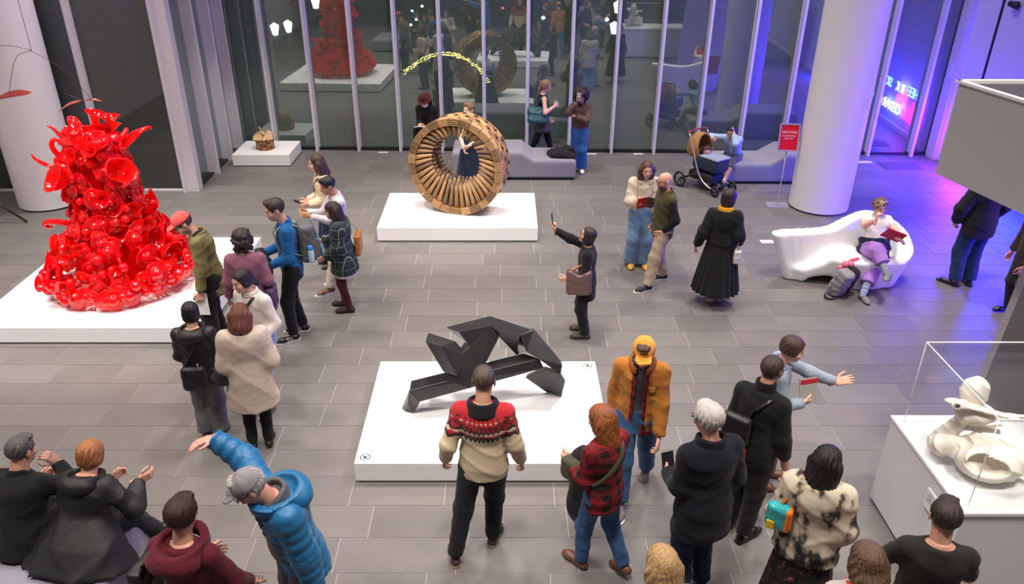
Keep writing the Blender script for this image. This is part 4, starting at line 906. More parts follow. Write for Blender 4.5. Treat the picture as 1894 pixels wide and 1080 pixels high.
            for sd in (-1, 1):
                g, fd, up = FT[sd]; fl = .148 * h * c.get('len', 1.); sx = np.cross(fd, up); wd = c.get('w', 1.)
                heel = g - fd * .055 + up * .035; ball = g + fd * (fl * .46) + up * .030; toe = g + fd * (fl * .66) + up * .022
                sh_h = c.get('shaft', 0)
                def f_sh(P):
                    d = smin(rcone(P, heel, ball, .034, .040 * wd, (up, 1.0)), rcone(P, ball, toe, .040 * wd, .028, (up, 1.15)), .03); d = smin(d, rcone(P, heel + up * .01 + fd * .015, AN[sd] + up * .01, .034, .033), .03)
                    if sh_h: tp = AN[sd] + (KN[sd] - AN[sd]) * sh_h; ax = nrm(KN[sd] - AN[sd]); s_ = smin(rcone(P, AN[sd], tp + ax * .03, .040, .054 * h / 1.7), d, .03); d = np.where((P - A3(AN[sd])) @ A3(ax) > 0, np.maximum(s_, (P - A3(tp)) @ A3(ax)), d) + wrinkle(P, .003, 22)
                    return np.maximum(d, .012 - (P - A3(g)) @ A3(up))
                lo, hi = bb([heel, toe, ball, AN[sd]] + ([AN[sd] + (KN[sd] - AN[sd]) * sh_h] if sh_h else []), .065)
                so = blob('boot' if sh_h else 'shoe', f_sh, lo, hi, .009, m, root, base)
                if c.get('sole'):
                    mb = MB(); pts = []
                    for x, y in ((-.095, .0), (-.085, .03), (-.03, .036), (fl * .3, .038 * wd), (fl * .5, .045 * wd), (fl * .68, .036 * wd), (fl * .82, .018), (fl * .86, 0)): pts.append((x, y))
                    pts = pts + [(x, -y) for x, y in pts[-2:0:-1]]; n_ = len(pts)
                    vv = [g + fd * x + sx * y - base + up * z for z in (0.001, .022) for x, y in pts]
                    mb.raw(vv, [tuple(range(n_ - 1, -1, -1)), tuple(range(n_, 2 * n_))] + [(i, (i + 1) % n_, n_ + (i + 1) % n_, n_ + i) for i in range(n_)]).build('sole', c['sole'], so, fixn=True)
        elif k == 'cap':
            tilt = c.get('z', .17)
            def f_c(P):
                q = toH(P); d = ell(q, (0, -.06, .14), (.40, .465, .42)); d = smax(d, (tilt + .10 * (q[:, 1] < -9) - q[:, 2]), .02); d = smin(d, smax(rbox(q, (0, .45, tilt + .035), (.27, .30, .022), .02), ell(q, (0, .36, tilt), (.33, .40, .3)), .03), .03)
                return (d + .006 * np.cos(6 * np.arctan2(q[:, 0], q[:, 1] + .06)) * (q[:, 2] > tilt + .05)) * F32(hh)
            hat = blob(nm, f_c, Hc - .65 * hh, Hc + .85 * hh, .0065, m, root, base, None, c.get('label'))
            MB().tube([fromH(0, -.06, .555) - base, fromH(0, -.06, .575) - base], .008, 6).build('button', m, hat)
            if c.get('patch'):
                v = [fromH(x, .40 - .06 * abs(x) * 8, z) - base for x, z in ((-.13, .32), (0, .33), (.13, .32), (.13, .44), (0, .45), (-.13, .44))]
                d_ = (Hf * .02 + Hu * .004) * hh; MB().raw([q for q in v] + [q + d_ for q in v], [(0, 1, 4, 5), (1, 2, 3, 4), (6, 11, 10, 7), (7, 10, 9, 8), (0, 6, 7, 1), (1, 7, 8, 2), (2, 8, 9, 3), (3, 9, 10, 4), (4, 10, 11, 5), (5, 11, 6, 0)]).build('patch', c['patch'], hat, fixn=True)
        elif k == 'hat':
            def f_h(P):
                q = toH(P); d = smax(ell(q, (0, -.05, .22), (.41, .46, .48)), .20 - q[:, 2], .02); return smin(d, ell(q, (0, -.05, .21), (.60, .66, .05)), .05) * F32(hh)
            blob(nm, f_h, Hc - .72 * hh, Hc + .8 * hh, .008, m, root, base)
        elif k == 'wrap':     # patterned head scarf or headband
            blob(nm, lambda P: (lambda q: smax(ell(q, (0, -.06, .16), (.40, .46, .42)), np.abs(q[:, 2] - c.get('z', .26) - .25 * q[:, 1]) - c.get('th', .12), .03) * F32(hh))(toH(P)), Hc - .62 * hh, Hc + .7 * hh, .0065, m, root, base, {'hp': toH})
        elif k == 'glasses':
            gm = m or mat('black_frames', '141414', .3); mb = MB()
            for sx in (-1, 1):
                cen = (.155 * sx, .425, .005); mb.tube([fromH(cen[0] + .105 * cos(g), cen[1] - .04 * abs(cos(g)) * (cos(g) * sx > 0), cen[2] + .075 * sin(g)) - base for g in [2 * pi * i / 14 for i in range(14)]], c.get('r', .0028), 5, closed=True)
                mb.tube([fromH(.26 * sx, .385, .03) - base, fromH(.35 * sx, -.02, .03) - base, fromH(.36 * sx, -.12, -.04) - base], c.get('r', .0028), 5)
            mb.tube([fromH(-.05, .455, .02) - base, fromH(.05, .455, .02) - base], .0025, 5); mb.build(nm, gm, root)
        elif k == 'mask':
            blob(nm, lambda P: (lambda q: smax(ell(q, (0, .14, -.22), (.30, .30, .26)), np.maximum(.16 - q[:, 1], np.abs(q[:, 2] + .22) - .2), .03) * F32(hh))(toH(P)), Hc - .5 * hh, Hc + .5 * hh, .0065, m, root, base)
        elif k == 'collar':
            w0, w1, r0 = c.get('w', (.270, .325)) + (c.get('r', .048),)
            def f_co(P):
                q = P - A3(Pc); u, v, w = q @ A3(Tr), q @ A3(Tf), q @ A3(Tu); s = np.clip((w - w0 * h) / ((w1 - w0) * h), 0, 1); rr_ = (r0 + c.get('fl', .012) * (1 - s)) * h; off_ = (.006 + .0 * s) * h
                d = np.abs(np.sqrt(u * u + ((v - off_) * 1.12) ** 2) - rr_) - c.get('th', .012); d = np.maximum(d, np.maximum(w0 * h - w - .25 * np.maximum(v, 0) * 0, w - w1 * h + c.get('vn', .5) * np.maximum(v, -.02)))
                if c.get('gap'): d = np.maximum(d, -np.maximum(np.abs(u) - c['gap'], -v))
                return d
            cen = Pc + Tu * .30 * h; blob(nm, f_co, cen - .12 * h * .9, cen + .12 * h * .9, .0095, m, root, base, {'tc': tc}, c.get('label'))
        elif k == 'hood':
            s_ = c.get('s', 1.); cen = Pc + Tu * .285 * h - Tf * .048 * h
            def f_ho(P):
                q = P - A3(cen); u, v, w = q @ A3(Tr), q @ A3(Tf), q @ A3(Tu)
                Q = np.stack([u, v, w], 1) / F32(h * s_); d = ell(Q, (0, -.012, -.008), (.088, .058, .046)); d = smin(d, np.abs(np.sqrt((Q[:, 0] / 1.0) ** 2 + ((Q[:, 1] - .045) * .95) ** 2) - .066) - .014 + 8 * np.maximum(np.abs(Q[:, 2] - .012) - .018, 0), .02)
                d = smax(d, -ell(Q, (0, .03, .035), (.062, .062, .040)), .01); return d * F32(h * s_) + wrinkle(P, .003, 25)
            blob(nm, f_ho, cen - .15 * h * s_, cen + .15 * h * s_, .011, m, root, base)
        elif k == 'belt':
            blob(nm, lambda P: torso(P, t, c.get('w', (.05, .07))[0], c.get('w', (.05, .07))[1]), Pc - .16 * h, Pc + .18 * h, .0125, m, root, base)
        elif k == 'socks' or k == 'legwarmer':
            for sd in (-1, 1):
                tp = AN[sd] + (KN[sd] - AN[sd]) * c.get('top', .5); ax = nrm(KN[sd] - AN[sd])
                def f_so(P):
                    s1 = (P - A3(AN[sd])) @ A3(ax); d = rcone(P, AN[sd] - ax * .02, tp, .034 + t, .048 * h / 1.7 + t) + .006 * np.sin(s1 * 2 * pi / .045 + 2 * np.sin((P[:, 0] + P[:, 1]) * 30)); return np.maximum(d, s1 - np.linalg.norm(tp - AN[sd]))
                lo, hi = bb([AN[sd], tp], .085); blob(nm, f_so, lo, hi, .010, m, root, base)
    return J
# ---- patterned cloth
def plaid(name, base_, l1, l2, pitch=.09, wid=.35):
    t = NT(name); tcn = t.attr('tc').outputs['Vector']; s = t.add('ShaderNodeSeparateXYZ'); t.l(tcn, s.inputs[0]); u = t.math('ADD', s.outputs[0], t.math('MULTIPLY', s.outputs[1], .9)); w = s.outputs[2]
    def st(v, p, wd, o=0): return t.math('LESS_THAN', t.math('FRACT', t.math('ADD', t.math('DIVIDE', v, p), o)), wd)
    n = t.noise(tcn, 220, 2); A, B_ = st(u, pitch, wid), st(w, pitch, wid); k = t.math('MULTIPLY', t.math('ADD', A, B_), .5); col = t.mix(k, lin(base_), lin(l1))
    th = t.math('MAXIMUM', st(u, pitch, .06, .33), st(w, pitch, .06, .33)); col = t.mix(t.math('MULTIPLY', th, .7), col, lin(l2)); col = t.mix(t.math('MULTIPLY', n, .25), col, lin('101010')); t.l(col, t.b.inputs['Base Color']); t.b.inputs['Roughness'].default_value = .9; t.bump(n, .2, .004); return t.m
def blotch(name, cols, scale, thr=(.42, .58), attr_='tc', stretch=(1, 1, 1), vor=False):
    t = NT(name); v = t.attr(attr_).outputs['Vector']; mp = t.add('ShaderNodeMapping'); mp.inputs['Scale'].default_value = stretch; t.l(v, mp.inputs[0])
    n = t.noise(mp.outputs[0], scale, 4, .55); pts = [(thr[0] + (thr[1] - thr[0]) * i / max(1, len(cols) - 1), lin(c)) for i, c in enumerate(cols)]; t.l(t.ramp(n, pts), t.b.inputs['Base Color']); t.b.inputs['Roughness'].default_value = .85; return t.m
# ================================================================ the visitors
BLK, CHAR, NAVY = '17171a', '2a2a2e', '14161f'
black = fab('black_cloth', BLK); char = fab('charcoal_cloth', CHAR); navy = fab('navy_wool', NAVY); denim = fab('blue_denim', '3d5f8c', bscale=320); ldenim = fab('pale_denim', '8fa9c6', bscale=320); ddenim = fab('dark_denim', '1d2c44')
M_sole = mat('white_rubber', 'e6e4e0', .6); blk_shoe = mat('black_leather', '161515', .35); brn_shoe = mat('brown_leather', '6b452c', .45); wht_shoe = mat('white_leather', 'e9e7e4', .5)
def top(m, n='jacket', **k): return dict(k='top', n=n, m=m, **k)
def pants(m, n='trousers', **k): return dict(k='pants', n=n, m=m, **k)
def shoes(m, **k): return dict(k='shoes', m=m, **k)
C = {}
olive = fab('olive_canvas', '6b6238', var=.2)
C['cap'] = person('man in coral red cap and olive jacket bending towards the red sculpture', (-3.46, 8.06), 198, 1.79, shift=(.04, .04), feet=[(-.12, .05, 10), (.12, -.03, -8)], lean=(5, 0), head=(10, 30, 0), lh=(-.25, .12, .84), hunch=.8, tone='d29f86', beard='8a6a55',
    hair=('buzz', '4a3a30'), wear=[top(olive, t=.036, t2=.024, hem=-.13, wr=.007, neck=.292), dict(k='collar', m=olive, gap=.02, w=(.262, .305), r=.055, n='collar'), top(black, 'shirt', t=.006, sleeve=0, neck=.315), pants(black, t=.02, t2=.045, w=1.15), shoes(blk_shoe, sole=M_sole), dict(k='cap', m=fab('coral_cap', 'e0524a'), z=.14), dict(k='glasses')])
mauve = fab('mauve_knit', '8e5a6c', var=.16, bscale=180)
C['mauve'] = person('woman in mauve sweater with dark curls, seen from behind', (-2.86, 7.74), 98, 1.65, lh=(-.26, .08, .80), rh=(.2, .2, .95), tone='c08a6c', hair=('curly', '2a1a16', dict(drop=.45, vol=.05, n=90)),
    wear=[top(mauve, 'sweater', t=.028, t2=.02, hem=-.05), pants(blotch('patterned_cloth', ['2a2030', '6a3f55', '1c1a22'], 18), t=.02, t2=.03), shoes(blk_shoe)])
ivory = fab('ivory_knit', 'd9d0c8', var=.08, bscale=160)
C['white'] = person('smiling woman in ivory sweater and pale jeans facing the camera', (-2.68, 6.84), 243, 1.645, shift=(.16, 0), feet=[(-.20, .02, 20), (.18, -.05, -22)], head=(-14, 12, 6), tone='e0b196', mouth=.5, hair=('pony', '201714', dict(L=.30, vol=.0)), lh=(-.18, .18, .92), rh=(.16, .2, .95),
    wear=[top(ivory, 'sweater', t=.03, t2=.024, hem=-.06), dict(k='collar', m=ivory, w=(.285, .325), r=.043, vn=.2), pants(ldenim, 'jeans', t=.03, t2=.07, w=1.1), shoes(wht_shoe, sole=M_sole)])
C['bob'] = person('woman with black bob in black hooded jacket and grey trousers, seen from behind', (-2.93, 6.30), 97, 1.515, rh=(.15, .24, .86), lh=(-.14, .24, .86), head=(10, 14, 0), tone='d8a88c', hair=('bob', '121113', dict(L=.40)),
    wear=[top(mat('black_nylon', '19191c', .5, bump=.15, bscale=40), t=.03, t2=.02, hem=-.08, wr=.007), dict(k='hood', m=mat('black_nylon', '19191c', .5, bump=.15, bscale=40), n='hood'), pants(fab('grey_herringbone', '68666a', bscale=400), t=.022, t2=.04, w=1.05), shoes(brn_shoe)])
beige = fab('oatmeal_wool', 'bfaea0', var=.06, bscale=140)
C['beige'] = person('woman in oversized beige wool coat with auburn hair, seen from behind', (-2.41, 6.14), 105, 1.58, lh=(-.17, .2, .95), rh=(.2, .2, .98), head=(-6, 16, 0), tone='dcae94', hair=('long', ('5a3020', '8a4a2c'), dict(L=.45, len=.17, vol=.01)),
    wear=[top(beige, 'coat', t=.045, t2=.045, hem=-.205, flare=.13, wr=.007, wf=9, ka=.10), dict(k='collar', m=beige, w=(.262, .322), r=.052, vn=.2), pants(black, 'leggings', t=.006, t2=.012), dict(k='boots', m=blk_shoe, shaft=.22)])
royal = fab('royal_blue_knit', '155a96', var=.15)
C['blue'] = person('tall man in blue pullover and black trousers wearing a grey backpack', (-2.53, 8.29), 200, 1.845, feet=[(-.10, .10, 12), (.10, -.04, -6)], head=(8, 16, 0), lh=(-.16, .28, 1.05), rh=(.14, .32, 1.08), tone='d9a68c', hair=('short', '33241c'), rcurl=.7, lcurl=.7, rpalm=(-.5, 0, .8), lpalm=(.5, 0, .8),
    wear=[top(royal, 'pullover', t=.020, hem=-.05), dict(k='collar', m=royal, w=(.285, .312), r=.042, vn=.9), pants(black, t=.012, t2=.018), shoes(blk_shoe, sole=M_sole)])
sherpa = fab('cream_fleece', 'e3d0ae', var=.10, bump=.6, bscale=120)
C['cream'] = person('long haired woman in cream fleece jacket with clasped hands', (-2.53, 10.33), 205, 1.70, fine=False, rh=(.06, .24, 1.02), lh=(-.04, .25, 1.00), rpalm=(-1, 0, .3), lpalm=(1, 0, .3), head=(-12, 6, 0), tone='e2b59b', lip='b0504a', hair=('long', ('38261c', '6a4630'), dict(L=.5, len=.30, locks=[(-.3, -.1, 1.), (-.12, -.34, 1.), (.1, -.34, 1.), (.3, -.05, .9), (.30, .12, .8)])),
    wear=[top(sherpa, t=.04, t2=.032, hem=-.09, gap=.03, wr=.005), dict(k='collar', m=sherpa, w=(.265, .318), r=.052, gap=.02, th=.018), top(fab('brown_knit', '4a2a22'), 'sweater', t=.006, sleeve=0), pants(ddenim, 'jeans', t=.012, t2=.02), shoes(blk_shoe)])
C['shirt'] = person('dark haired man in white shirt with sunglasses on his head, gesturing', (-2.32, 9.62), 208, 1.65, shift=(.12, 0), fine=False, feet=[(-.14, .16, 8), (.1, -.05, -5)], lean=(2, 0), head=(0, 20, 0), rh=('w', -2.60, 9.50, 1.16), lh=('w', -2.52, 9.35, 1.16), tone='c68f70', brow='1c1412', hair=('short', '1a1514'),
    wear=[top(fab('white_cotton', 'd8d2d8', var=.06), 'shirt', t=.016, hem=-.06), dict(k='collar', m=fab('white_cotton', 'd8d2d8', var=.06), gap=.015, w=(.27, .315), r=.044), pants(fab('cream_chino', 'b8ab98'), t=.016, t2=.03), shoes(brn_shoe, sole=M_sole)])
C['flannel'] = person('woman with long dark hair in green plaid overshirt and tall brown boots', (-2.06, 8.98), 182, 1.52, fine=False, feet=[(-.1, -.02, 5), (.08, .06, -8)], lean=(0, 0), head=(8, 14, 0), lh=(-.16, .2, .82), rh=(.14, .28, .92), tone='caa088', hair=('long', ('2c1618', '4a2420'), dict(L=.5, len=.42, vol=.01)),
    wear=[top(plaid('green_plaid', '1b2426', '24383a', '9aa8a0', .11, .45), 'overshirt', t=.05, t2=.035, hem=-.15, flare=.14, wr=.007, wf=10, ka=.07), top(wht_shoe, 'undershirt', t=.02, sleeve=0, hem=-.185, flare=.1), pants(fab('maroon_leggings', '4a1c26'), 'leggings', t=.002, t2=.008), dict(k='boots', m=mat('dark_brown_suede', '3a2620', .8), shaft=.72)])
C['seatm'] = person('grey haired man in black seated on the lower left bench, hand at his face', (-3.69, 4.38), 82, 1.72, build=1.24, pz=.52, feet=[(-.15, .62, 8), (.18, .60, -8)], lean=(18, 0), head=(-12, 4, 0), hunch=.8, rh=(.14, .40, .95), rpole=(.6, .2, -.8), rdir=(-.3, -.4, .8), rcurl=.6, lh=(-.1, .42, .70), tone='cf9a80', hair=('short', ('4a4542', '8a8480')),
    wear=[top(black, 'jacket', t=.03, t2=.02, hem=-.07, wr=.007), dict(k='collar', m=black, w=(.27, .32), r=.048), pants(black, t=.02, t2=.03), shoes(blk_shoe)])
C['seatw'] = person('strawberry blonde woman in long black coat seated on the lower left bench', (-3.21, 4.38), 76, 1.62, build=1.16, pz=.52, feet=[(-.12, .60, 8), (.12, .60, -8)], lean=(22, 0), head=(6, 6, 0), hunch=1, rh=(.24, .42, .78), rdir=(.6, .7, .1), lh=(-.05, .44, .70), tone='dca488', hair=('bob', ('a5673a', 'd89a5c'), dict(L=.34, vol=.03, st=.007)),
    wear=[top(mat('black_raincoat', '151617', .6, bump=.2, bscale=30), 'coat', t=.04, t2=.028, hem=-.12, flare=.55, wr=.014, wf=13), dict(k='hood', m=mat('black_raincoat', '151617', .6, bump=.2, bscale=30), s=1.05), pants(black, t=.02, t2=.03), shoes(blk_shoe)])
maroon = fab('maroon_fleece', '5a1824', var=.12)
C['hoodie'] = person('person with short brown hair in maroon hoodie, seen from behind at bottom', (-1.93, 3.42), 78, 1.735, head=(10, 8, 0), rh=(.22, .24, .90), rpole=(.6, -.5, -.4), rpalm=(0, .3, 1), rcurl=.3, lh=(-.1, .3, 1.0), tone='dca48c', hair=('short', ('2c1c16', '4a3024'), dict(vol=.02)),
    wear=[top(maroon, 'hoodie', t=.03, t2=.024, hem=-.06), dict(k='hood', m=maroon, s=1.12), pants(ddenim, 'jeans', t=.014, t2=.02), shoes(blk_shoe)])
teal = mat('blue_puffer', '1f6a9c', .45, bump=.1, bscale=60)
greyf = fab('grey_fleece', '5c5b60')
C['puffer'] = person('older man in grey cap and blue puffer jacket reaching out his arm', (-1.40, 3.86), 220, 1.78, lean=(9, 0), head=(-22, 30, 0), hunch=1, rh=('w', -1.98, 4.20, 1.61), rpole=(.9, .1, .3), rdir=(.05, 1, .0), rpalm=(-.2, 0, -1), rcurl=.18, lh=(-.26, .02, .78), tone='dca08c', brow='c8c0b8', build=1.06, hair=('short', ('b8b2ac', 'e0dcd8'), dict(hl=.06)),
    wear=[top(teal, 'puffer_jacket', t=.05, t2=.035, hem=-.10, ridge=.012, gap=.055, gv=.6, wr=.004, neck=.296), dict(k='hood', m=teal, s=1.15), top(greyf, 'fleece', t=.026, sleeve=0, hem=-.12, belly=.02, neck=.312), dict(k='collar', m=greyf, w=(.27, .335), r=.050, gap=.012, th=.016), pants(fab('grey_trousers', '4c4c50'), t=.016, t2=.03), shoes(blk_shoe), dict(k='cap', m=fab('grey_cap', '8a868a'), z=.13), dict(k='glasses')])
def fair():
    t = NT('fair_isle_knit'); s = t.add('ShaderNodeSeparateXYZ'); t.l(t.attr('tc').outputs['Vector'], s.inputs[0]); u, v, w = s.outputs
    hgt = t.math('SUBTRACT', .545, w); rad_ = t.math('SQRT', t.math('ADD', t.math('POWER', u, 2), t.math('POWER', t.math('MULTIPLY', v, 1.25), 2)))
    q = t.math('ADD', t.math('MULTIPLY', hgt, .93), t.math('MULTIPLY', rad_, .26)); ang = t.math('ARCTAN2', u, v); a = t.math('ADD', t.math('MULTIPLY', ang, 24 / (2 * pi)), .0)
    tri = t.math('ABSOLUTE', t.math('SUBTRACT', t.math('FRACT', a), .5)); tri = t.math('MULTIPLY', tri, 2)          # 0..1 zigzag
    z = t.math('MULTIPLY', t.math('SUBTRACT', tri, .5), .036)
    qz = t.math('ADD', q, z)
    G_ = lambda x, y: t.math('GREATER_THAN', x, y)
    qn = t.math('SUBTRACT', q, z)
    red, blk_, crm = lin('b31426'), lin('161416'), lin('d2bd9c')
    col = t.mix(G_(qz, .205), red, blk_)
    dia = lambda c, hw: t.math('LESS_THAN', t.math('ADD', t.math('DIVIDE', t.math('ABSOLUTE', t.math('SUBTRACT', q, c)), hw), tri), 1.0)
    tri2 = t.math('SUBTRACT', 1.0, tri)
    dib = lambda c, hw: t.math('LESS_THAN', t.math('ADD', t.math('DIVIDE', t.math('ABSOLUTE', t.math('SUBTRACT', q, c)), hw), tri2), 1.0)
    col = t.mix(G_(qn, .240), col, red); col = t.mix(dib(.238, .022), col, crm); col = t.mix(G_(qz, .262), col, blk_); col = t.mix(G_(qz, .292), col, crm)
    a3 = t.math('FRACT', t.math('MULTIPLY', a, 1.0)); dot = lambda c, off: t.math('LESS_THAN', t.math('ADD', t.math('DIVIDE', t.math('ABSOLUTE', t.math('SUBTRACT', q, c)), .009), t.math('DIVIDE', t.math('ABSOLUTE', t.math('SUBTRACT', t.math('FRACT', t.math('ADD', a, off)), .5)), .26)), 1.0)
    for c, o_, cc_ in ((.115, 0, blk_), (.14, .5, crm), (.165, 0, blk_), (.183, .5, blk_)): col = t.mix(dot(c, o_), col, cc_)
    n = t.noise(t.attr('tc').outputs['Vector'], 170, 2); col = t.mix(t.math('MULTIPLY', n, .22), col, lin('3a3028')); t.l(col, t.b.inputs['Base Color']); t.b.inputs['Roughness'].default_value = .95; t.b.inputs['Sheen Weight'].default_value = .15; t.bump(n, .35, .006); return t.m
C['fair'] = person('man in cream sweater with red and black patterned yoke facing black sculpture', (-.23, 4.74), 86, 1.79, shift=(.07, .03), feet=[(-.165, -.11, 14), (.135, .13, -14)], head=(-4, 12, 0), lh=(-.31, .05, .90), rh=(.29, .10, .88), tone='cf9c82', scalp='6a5a50', hair=('buzz', ('4a3d36', '6e5f56'), dict(hl=.04, vol=-.03)), build=1.03, sh=1.04,
    wear=[top(fair(), 'sweater', t=.026, t2=.022, hem=-.06, wr=.005, cell=.010), dict(k='collar', m=black, w=(.266, .318), r=.053, fl=.026, th=.014, vn=.15), pants(black, 'jeans', t=.012, t2=.02), shoes(mat('dark_brown_boot', '40302a', .45), sole=mat('tan_sole', 'a08870', .7))])
C['phone'] = person('woman in black raising her phone to photograph, tan bag on her shoulder', (.99, 8.30), 172, 1.45, feet=[(-.09, .0, 4), (.10, .02, -4)], head=(0, -18, 0), rh=('w', .60, 8.42, 1.36), rpole=(.1, -.2, -1), rdir=(.0, .0, 1), rcurl=.7, rpalm=(0, 1, 0), lh=(-.16, .22, .84), tone='d9a584', brow='201814', hair=('bob', ('1c1816', '4a4440'), dict(L=.52, vol=.02)),
    wear=[top(black, 'cardigan', t=.026, t2=.016, hem=-.16), pants(black, t=.016, t2=.026), shoes(mat('patterned_flat', '4a3a28', .5)), dict(k='glasses', r=.0022)])
C['hat'] = person('person in brown hat, white mask and long black coat writing in a book', (-1.44, 14.42), 258, 1.63, fine=False, head=(0, 34, 0), rh=(.07, .26, 1.06), lh=(-.08, .25, 1.02), rcurl=.8, rpalm=(-.3, 0, -1), lpalm=(.2, 0, 1), tone='c99878', hair=('long', '141214', dict(L=.5, len=.16)),
    wear=[top(black, 'coat', t=.036, t2=.026, hem=-.20, flare=.06), pants(black, t=.01, t2=.016), shoes(blk_shoe), dict(k='hat', m=fab('brown_felt', '4a1f16')), dict(k='mask', m=mat('white_mask', 'd8dce8', .8))])
C['apron'] = person('short haired woman in white blouse and navy pinafore dress behind the ring', (-.57, 13.42), 246, 1.67, fine=False, bare=True, head=(-22, 4, 0), rh=(.05, .22, .88), lh=(-.05, .24, .94), rpole=(.9, -.3, -.3), lpole=(-.9, -.3, -.3), tone='e2b8a2', hair=('short', ('6a5038', 'a08058'), dict(vol=.02)),
    wear=[top(fab('white_blouse', 'e6dcd8', var=.06), 'blouse', t=.022, t2=.03, sleeve=.36, hem=.05), dict(k='collar', m=fab('white_blouse', 'e6dcd8', var=.06), w=(.27, .325), r=.045), top(fab('navy_twill', '182138'), 'bodice', t=.024, sleeve=0, hem=0, neck=.19), dict(k='skirt', n='skirt', m=fab('navy_twill', '182138'), z=.16, r=.33, top=.10, pleat=.012), shoes(blk_shoe)])
C['tote'] = person('woman with glasses in sleeveless black top walking with a teal tote bag', (.76, 15.2), 8, 1.67, fine=False, bare=True, feet=[(-.05, .26, 0), (.06, -.34, 0, .06, 40)], head=(0, 4, 0), rh=(.20, .20, 1.18), rpole=(.4, -1, -.2), lh=(-.17, .16, .86), tone='dfae96', hair=('pony', ('8a6a4a', 'b8925e'), dict(L=.2)),
    wear=[top(black, 'top', t=.010, sleeve=0, hem=-.03), dict(k='skirt', n='skirt', m=fab('grey_skirt', '4c4a50'), z=.66, r=.21, top=.06, pleat=.003), pants(fab('black_leggings', '1a1718'), 'leggings', t=.002, t2=.006, top=0), dict(k='boots', m=mat('tan_boot', '7a5230', .6), shaft=.62), dict(k='glasses', r=.003)])
C['afro'] = person('woman with curly hair in patterned blouse and flared jeans holding up a phone', (1.46, 14.62), 256, 1.62, fine=False, feet=[(-.08, .0, 8), (.08, .06, -8)], head=(8, 8, 0), rh=(.05, .24, 1.42), rpole=(.7, .1, -1), rdir=(-.1, .1, 1), rcurl=.6, lh=(.08, .20, 1.14), lpole=(-.6, .3, -.8), ldir=(1, .2, .3), tone='b07e5e', brow='1a100c', lip='a04a44', hair=('curly', '241612', dict(vol=.20, n=130)),
    wear=[top(blotch('leaf_print', ['2a1c18', '7a5a4a', '1c1412', '9a7a66'], 30, (.3, .7)), 'blouse', t=.026, t2=.024, hem=.02), dict(k='collar', m=blotch('leaf_print', ['2a1c18', '7a5a4a', '1c1412', '9a7a66'], 30, (.3, .7)), w=(.275, .325), r=.042), pants(fab('bright_denim', '34639a'), 'jeans', t=.008, t2=.055, top=.08), shoes(wht_shoe)])
canvas = fab('bone_canvas', 'd2c4ae', var=.10)
C['booklet'] = person('woman in open bone jacket and wide jeans reading a red booklet', (1.97, 10.30), 268, 1.635, feet=[(-.09, .02, 6), (.10, .0, -6)], head=(4, 10, 0), rh=(.14, .30, 1.10), lh=(-.14, .30, 1.02), rpole=(.3, -.5, -.8), lpole=(-.3, -.5, -.8), rcurl=.7, lcurl=.7, rpalm=(-1, 0, .3), lpalm=(1, 0, .3), tone='e4b4a0', hair=('long', ('4c2c1c', '7a4a2c'), dict(L=.5, len=.20, locks=[(-.3, .0, 1.), (-.12, -.34, .8), (.1, -.34, .8), (.3, .0, 1.2)])),
    wear=[top(canvas, 'jacket', t=.042, t2=.032, hem=-.13, gap=.10, wr=.007), top(fab('cream_sweater', 'dccfb8', bscale=120), 'sweater', t=.014, sleeve=0, hem=.0, neck=.312), dict(k='collar', m=canvas, w=(.262, .312), r=.055, gap=.05), pants(fab('washed_denim', '6f8fb0'), 'jeans', t=.03, t2=.085, w=1.05, top=.08), shoes(mat('yellow_clog', 'd8a23c', .45), w=1.15)])
vestm = fab('olive_vest', '4a4426', var=.16)
C['vest'] = person('bald bearded man in olive vest and khakis with hands in pockets', (2.14, 9.70), 196, 1.65, feet=[(-.15, .22, 6), (.12, -.14, -12)], head=(0, 4, 0), lh=(-.145, .06, .86), rh=(.145, .06, .86), lpole=(-.9, -.7, 0), rpole=(.9, -.7, 0), tone='d99f86', beard='3a2a22', brow='2a1e1a', lean=(-3, 0), build=1.04,
    wear=[top(vestm, 'vest', t=.038, sleeve=0, hem=-.075, wr=.006), dict(k='collar', m=vestm, w=(.268, .325), r=.05), top(black, 'shirt', t=.014, t2=.012, hem=-.09), pants(fab('khaki_chino', 'b09c86'), t=.018, t2=.032), shoes(mat('black_slip_on', '26242a', .7), sole=M_sole), dict(k='glasses', r=.0035)])
C['walker'] = person('woman in long black coat dress with yellow collar walking away', (2.80, 9.14), 72, 1.61, feet=[(-.04, -.10, 6, .05, 40), (.06, .10, -4)], head=(-38, 6, 0), lh=(-.30, .02, .80), rh=(.22, .12, .86), tone='d2a084', hair=('bob', ('241814', '4a342a'), dict(L=.48, vol=.02)),
    wear=[top(black, 'jacket', t=.04, t2=.035, hem=.02, flare=.05, wr=.007), dict(k='collar', m=fab('mustard_scarf', 'd9981c'), w=(.275, .325), r=.047, th=.016, vn=.1), dict(k='skirt', n='skirt', m=black, z=.20, r=.30, top=.10, pleat=.020, np=17), shoes(mat('tan_clog', 'b0906c', .6))])
lblue = fab('light_denim_jacket', '9fb6d2')
C['mother'] = person('dark haired woman in light denim jacket seated beside the stroller, chin on hand', (4.34, 14.18), 236, 1.50, fine=False, bare=True, pz=.50, feet=[(-.06, .60, 10), (.10, .56, -6)], lean=(31, 0), head=(0, 14, 0), lh=(-.06, .36, 1.00), lpole=(-.5, .4, -1), ldir=(.3, -.1, 1), lcurl=.7, rh=(.26, .50, .86), tone='d9a888', mouth=.5, hair=('long', '17130f', dict(L=.4, len=.10, locks=[(-.15, -.36, 1), (.15, -.36, 1)])),
    wear=[top(lblue, 'jacket', t=.03, t2=.024, hem=-.05, sleeve=.9, gap=.03), top(wht_shoe, 'shirt', t=.008, sleeve=0), pants(fab('grey_shorts', '6a6a74'), 'shorts', t=.03, end=-.05, t2=.03), shoes(blk_shoe)])
